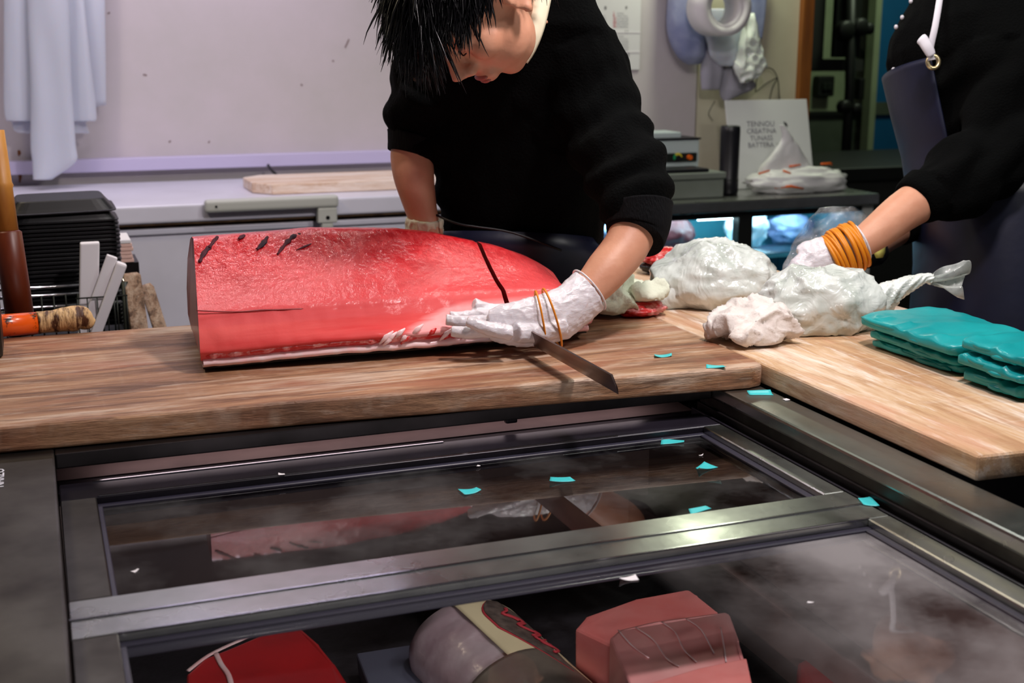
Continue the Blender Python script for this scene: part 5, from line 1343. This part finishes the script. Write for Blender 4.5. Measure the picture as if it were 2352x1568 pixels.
NA = [(2300, 0, 2.46, .055), (2315, 200, 2.42, .050), (2280, 375, 2.40, .045), (2180, 425, 2.36, .044), (2085, 478, 2.32, .0385), (2020, 528, 2.29, .0330), (1968, 566, 2.27, .0265), (1925, 590, 2.26, .025), (1880, 605, 2.25, .022)]
FA = [(2230, 60, 2.72, .05), (2190, 330, 2.76, .045), (2110, 480, 2.68, .04), (2030, 545, 2.60, .033), (1990, 575, 2.52, .028)]
fl = V(-RGT.x, -RGT.y, 0)
b2 = organic(head2+[tor2, limb(NA), limb(FA)]+floor_legs(ph.x, ph.y, .92, d=FWD), .006, 5)
bo2 = mobj('body', b2, 'skin', p2, True)
hcap = [v for v in ball(hc2+cv(.01, .03, 0), RGT*.105, NCAM*.084, UPV*.10)[0]]; mk('hair', fixn((hcap, ball((0, 0, 0), (1, 0, 0), (0, 1, 0), (0, 0, 1))[1])), 'hair', p2, True)
sw2 = loft([ring2(2290, 560, 2.60, .135, .19), ring2(2262, 350, 2.60, .144, .185), ring2(2238, 200, 2.58, .158, .20), ring2(2228, 130, 2.575, .164, .20), ring2(2228, 80, 2.57, .154, .20), ring2(2252, -20, 2.57, .130, .18), ring2(2275, -85, 2.57, .075, .085)], 26)
SN = [(2290, -10, 2.45, .080), (2312, 120, 2.42, .082), (2318, 250, 2.41, .080), (2290, 350, 2.40, .080), (2235, 395, 2.38, .076), (2170, 425, 2.355, .066), (2118, 452, 2.335, .054), (2095, 468, 2.325, .0455)]
SF = [(2240, 40, 2.72, .07), (2200, 320, 2.76, .065), (2120, 470, 2.69, .055), (2060, 520, 2.62, .042)]
def d2(p, n):
    q = p-at(2290, 330, 2.40); a = 0
    if q.length < .2: a = .008*math.sin(q.dot(cv(.75, -.65, 0))*70+2.5*fbm(p, 8, 2))
    return a+.004*fbm(p, 10, 3)
sweater2 = mobj('sweater', organic([sw2, limb(SN), limb(SF)], .006, 4, .5, d2), 'sweater', p2, True)
# apron bib and skirt in navy
def bib(u, w):
    y = 175+330*w; xl = 2062+70*w; xr = 2185-30*w
    x = xl+(xr-xl)*u; t = 2.56-.215*math.sin(math.pi*.5*min(1, u*1.05))-.0
    return at(x-14*(1-u)-8, y, t-.012)
apron2 = mk('apron', fixn(loft([ring2(2330, 1300, 2.62, .25, .25), ring2(2310, 900, 2.61, .205, .225), ring2(2300, 760, 2.60, .176, .215), ring2(2290, 600, 2.60, .156, .206), ring2(2276, 470, 2.60, .145, .20), ring2(2268, 420, 2.60, .138, .195)], 34, True, 2.3)), 'apron_navy', p2, True)
def bibsurf(u, w, off):
    """wrap the chest front, from the far side round to the near side"""
    y = 165+290*w; wid = 1-.18*w
    tab = [(165, 2233, .161, .201), (250, 2245, .154, .197), (350, 2262, .146, .188), (455, 2276, .146, .192)]
    cx = lerp_tab([(a, b) for a, b, c, d in tab], y); hw = lerp_tab([(a, c) for a, b, c, d in tab], y); hd = lerp_tab([(a, d) for a, b, c, d in tab], y)
    th = math.pi-1.15+2.15*u*1.0
    th = math.pi+1.0-(1.72)*u
    return at(cx, y, 2.585)+RGT*((hw+off)*math.cos(th))+NCAM*((hd+off)*math.sin(th)*.98)
mk('apron_bib', fixn(grid(lambda u, w: bibsurf(u, w, .010), 30, 24, .004)), 'apron_navy', apron2, True)
# neck strap tied through a brass eyelet
ey_ = at(2141, 144, 2.395)
torv = [ey_+cv(.0105*math.cos(i*.2618), .012*math.sin(i*.2618), .006) for i in range(25)]
mk('eyelet', fixn(tube(torv, .0042, 8, cap=False)), 'brass', apron2, True)
mk('apron_strap', fixn(tube(smoothpath([at(2140, 138, 2.385), at(2137, 112, 2.385), at(2148, 60, 2.38), at(2158, 0, 2.39), at(2166, -60, 2.42), at(2230, -110, 2.5)], 5), [.009]+[.0065]*24+[.005], 10, flat=.45, ref=NCAM)), 'strap_white', apron2, True)
mk('strap_end', fixn(tube(smoothpath([at(2140, 128, 2.378), at(2130, 108, 2.376), at(2119, 92, 2.378), at(2114, 88, 2.38)], 4), [.008, .009, .010, .0105, .011, .011, .011, .011, .0115, .0115, .0115, .011, .010], 10, flat=.5, ref=NCAM)), 'strap_white', apron2, True)
for (x, y) in ((2072, 40), (2058, 62), (2092, 3), (2052, 160)): mk('button', fixn(ball(at(x, y, 2.56), RGT*.004, UPV*.005, NCAM*.005, 10, 8)), 'strap_white', sweater2, True)
# her or his gloved hand holding the clear bag, rubber bands round the wrist
def prow2(x, y, t, hw, hd): 
    a = (UPV*.90-RGT*.44); return (A(x, y, t), a*hw, NCAM*hd)
hl2 = [loft([prow2(1978, 556, 2.275, .033, .032), prow2(1945, 578, 2.265, .033, .031), prow2(1905, 592, 2.255, .042, .030), prow2(1865, 606, 2.245, .043, .024), prow2(1848, 612, 2.24, .036, .017)], 22)]
for i, (x, y, x2, y2) in enumerate(((1868, 584, 1822, 615), (1858, 598, 1815, 632), (1856, 612, 1822, 648), (1862, 628, 1838, 658))):
    t = 2.245-.006*i; hl2.append(finger([A(x, y, t), A((x+x2)/2-6, (y+y2)/2-4, t-.012), A(x2, y2, t-.004), A(x2+8, y2+14, t+.012)], [.0125, .011, .010, .008]))
hl2.append(finger([A(1890, 580, 2.26), A(1862, 572, 2.272), A(1836, 588, 2.275)], [.0135, .012, .009]))
gl3 = mobj('glove', glove(hl2, .003, 4, 6), 'glove', p2, True)
rnd = random.Random(4)
for i in range(13):
    k = i/12; x = 1910+62*k; y = 594-34*k; t = 2.258+.016*k
    c, a, b_ = prow2(x, y, t, .0395+.004*math.sin(k*3.1)+rnd.uniform(-.001, .0025), .0380+.003*math.sin(k*3.1)); tw = rnd.uniform(-.0045, .0045)
    axd = a.cross(b_).normalized()
    P = [c+a*math.cos(j/26*6.2832)+b_*math.sin(j/26*6.2832)+axd*tw*math.sin(j/26*6.2832+i) for j in range(27)]
    mk('rubber_band', fixn(tube(P, .0036, 8, cap=False)), 'rubber_orange', gl3, True)
c, a, b_ = prow2(1977, 556, 2.2755, .0345, .033); P = [c+a*math.cos(j/26*6.2832)+b_*math.sin(j/26*6.2832) for j in range(27)]
mk('cuff_rim', fixn(tube(P, .0022, 8, cap=False)), 'glove', gl3, True)
# far hand, mostly hidden, in a pale glove
fh = [ball(A(1990, 580, 2.50), RGT*.045, UPV*.032, NCAM*.03)]
for i in range(4): fh.append(finger([A(1975, 570+9*i, 2.50), A(1955, 575+9*i, 2.49), A(1940, 585+8*i, 2.48)], [.011, .010, .008]))
fh.append(finger([A(1990, 565, 2.48), A(1972, 556, 2.46)], [.012, .009]))
mobj('glove', glove(fh, .0035, 3, 2), 'apron_black', p2, True)

# clear plastic bag in the helper's hand
cbx = thing('clear_bag', at(1880, 620, 2.36), 'clear crumpled plastic bag held open by the orange-banded glove', 'bag')
rows_ = [(1878, 1962, 478, .5), (1858, 1986, 500, .8), (1842, 1990, 530, 1), (1822, 1985, 560, 1), (1802, 1960, 600, 1), (1798, 1950, 622, .6)]
L = smoothpath([V(r[0], r[1], r[2]) for r in rows_], 6); rings = []
for i, q in enumerate(L):
    a_, b2_ = at(q.x, q.z, 2.36), at(q.y, q.z, 2.36); d = .045*(.5+.5*math.sin(math.pi*(i+2)/(len(L)+3)))
    rings.append(((a_+b2_)/2, (b2_-a_)/2, NCAM*d))
vf = loft(rings, 60, True, 2.0)
vf = ([v+NCAM*(.010*ridge(v, 22)**2+.006*fbm(v, 34, 3))+RGT*(.006*fbm(v+V(4, 0, 0), 26, 3)) for v in vf[0]], vf[1])
mk('film', fixn(vf), 'clear_bag', cbx, True)
yt = reg(mk('yellow_clip', fixn(loft([(at(2020, y, 2.44), RGT*w, NCAM*.012) for y, w in ((552, .006), (560, .012), (580, .011), (592, .006))], 14)), 'yellow_tag', None, True), 'small yellow clip below the helper\'s bare forearm', 'clip')
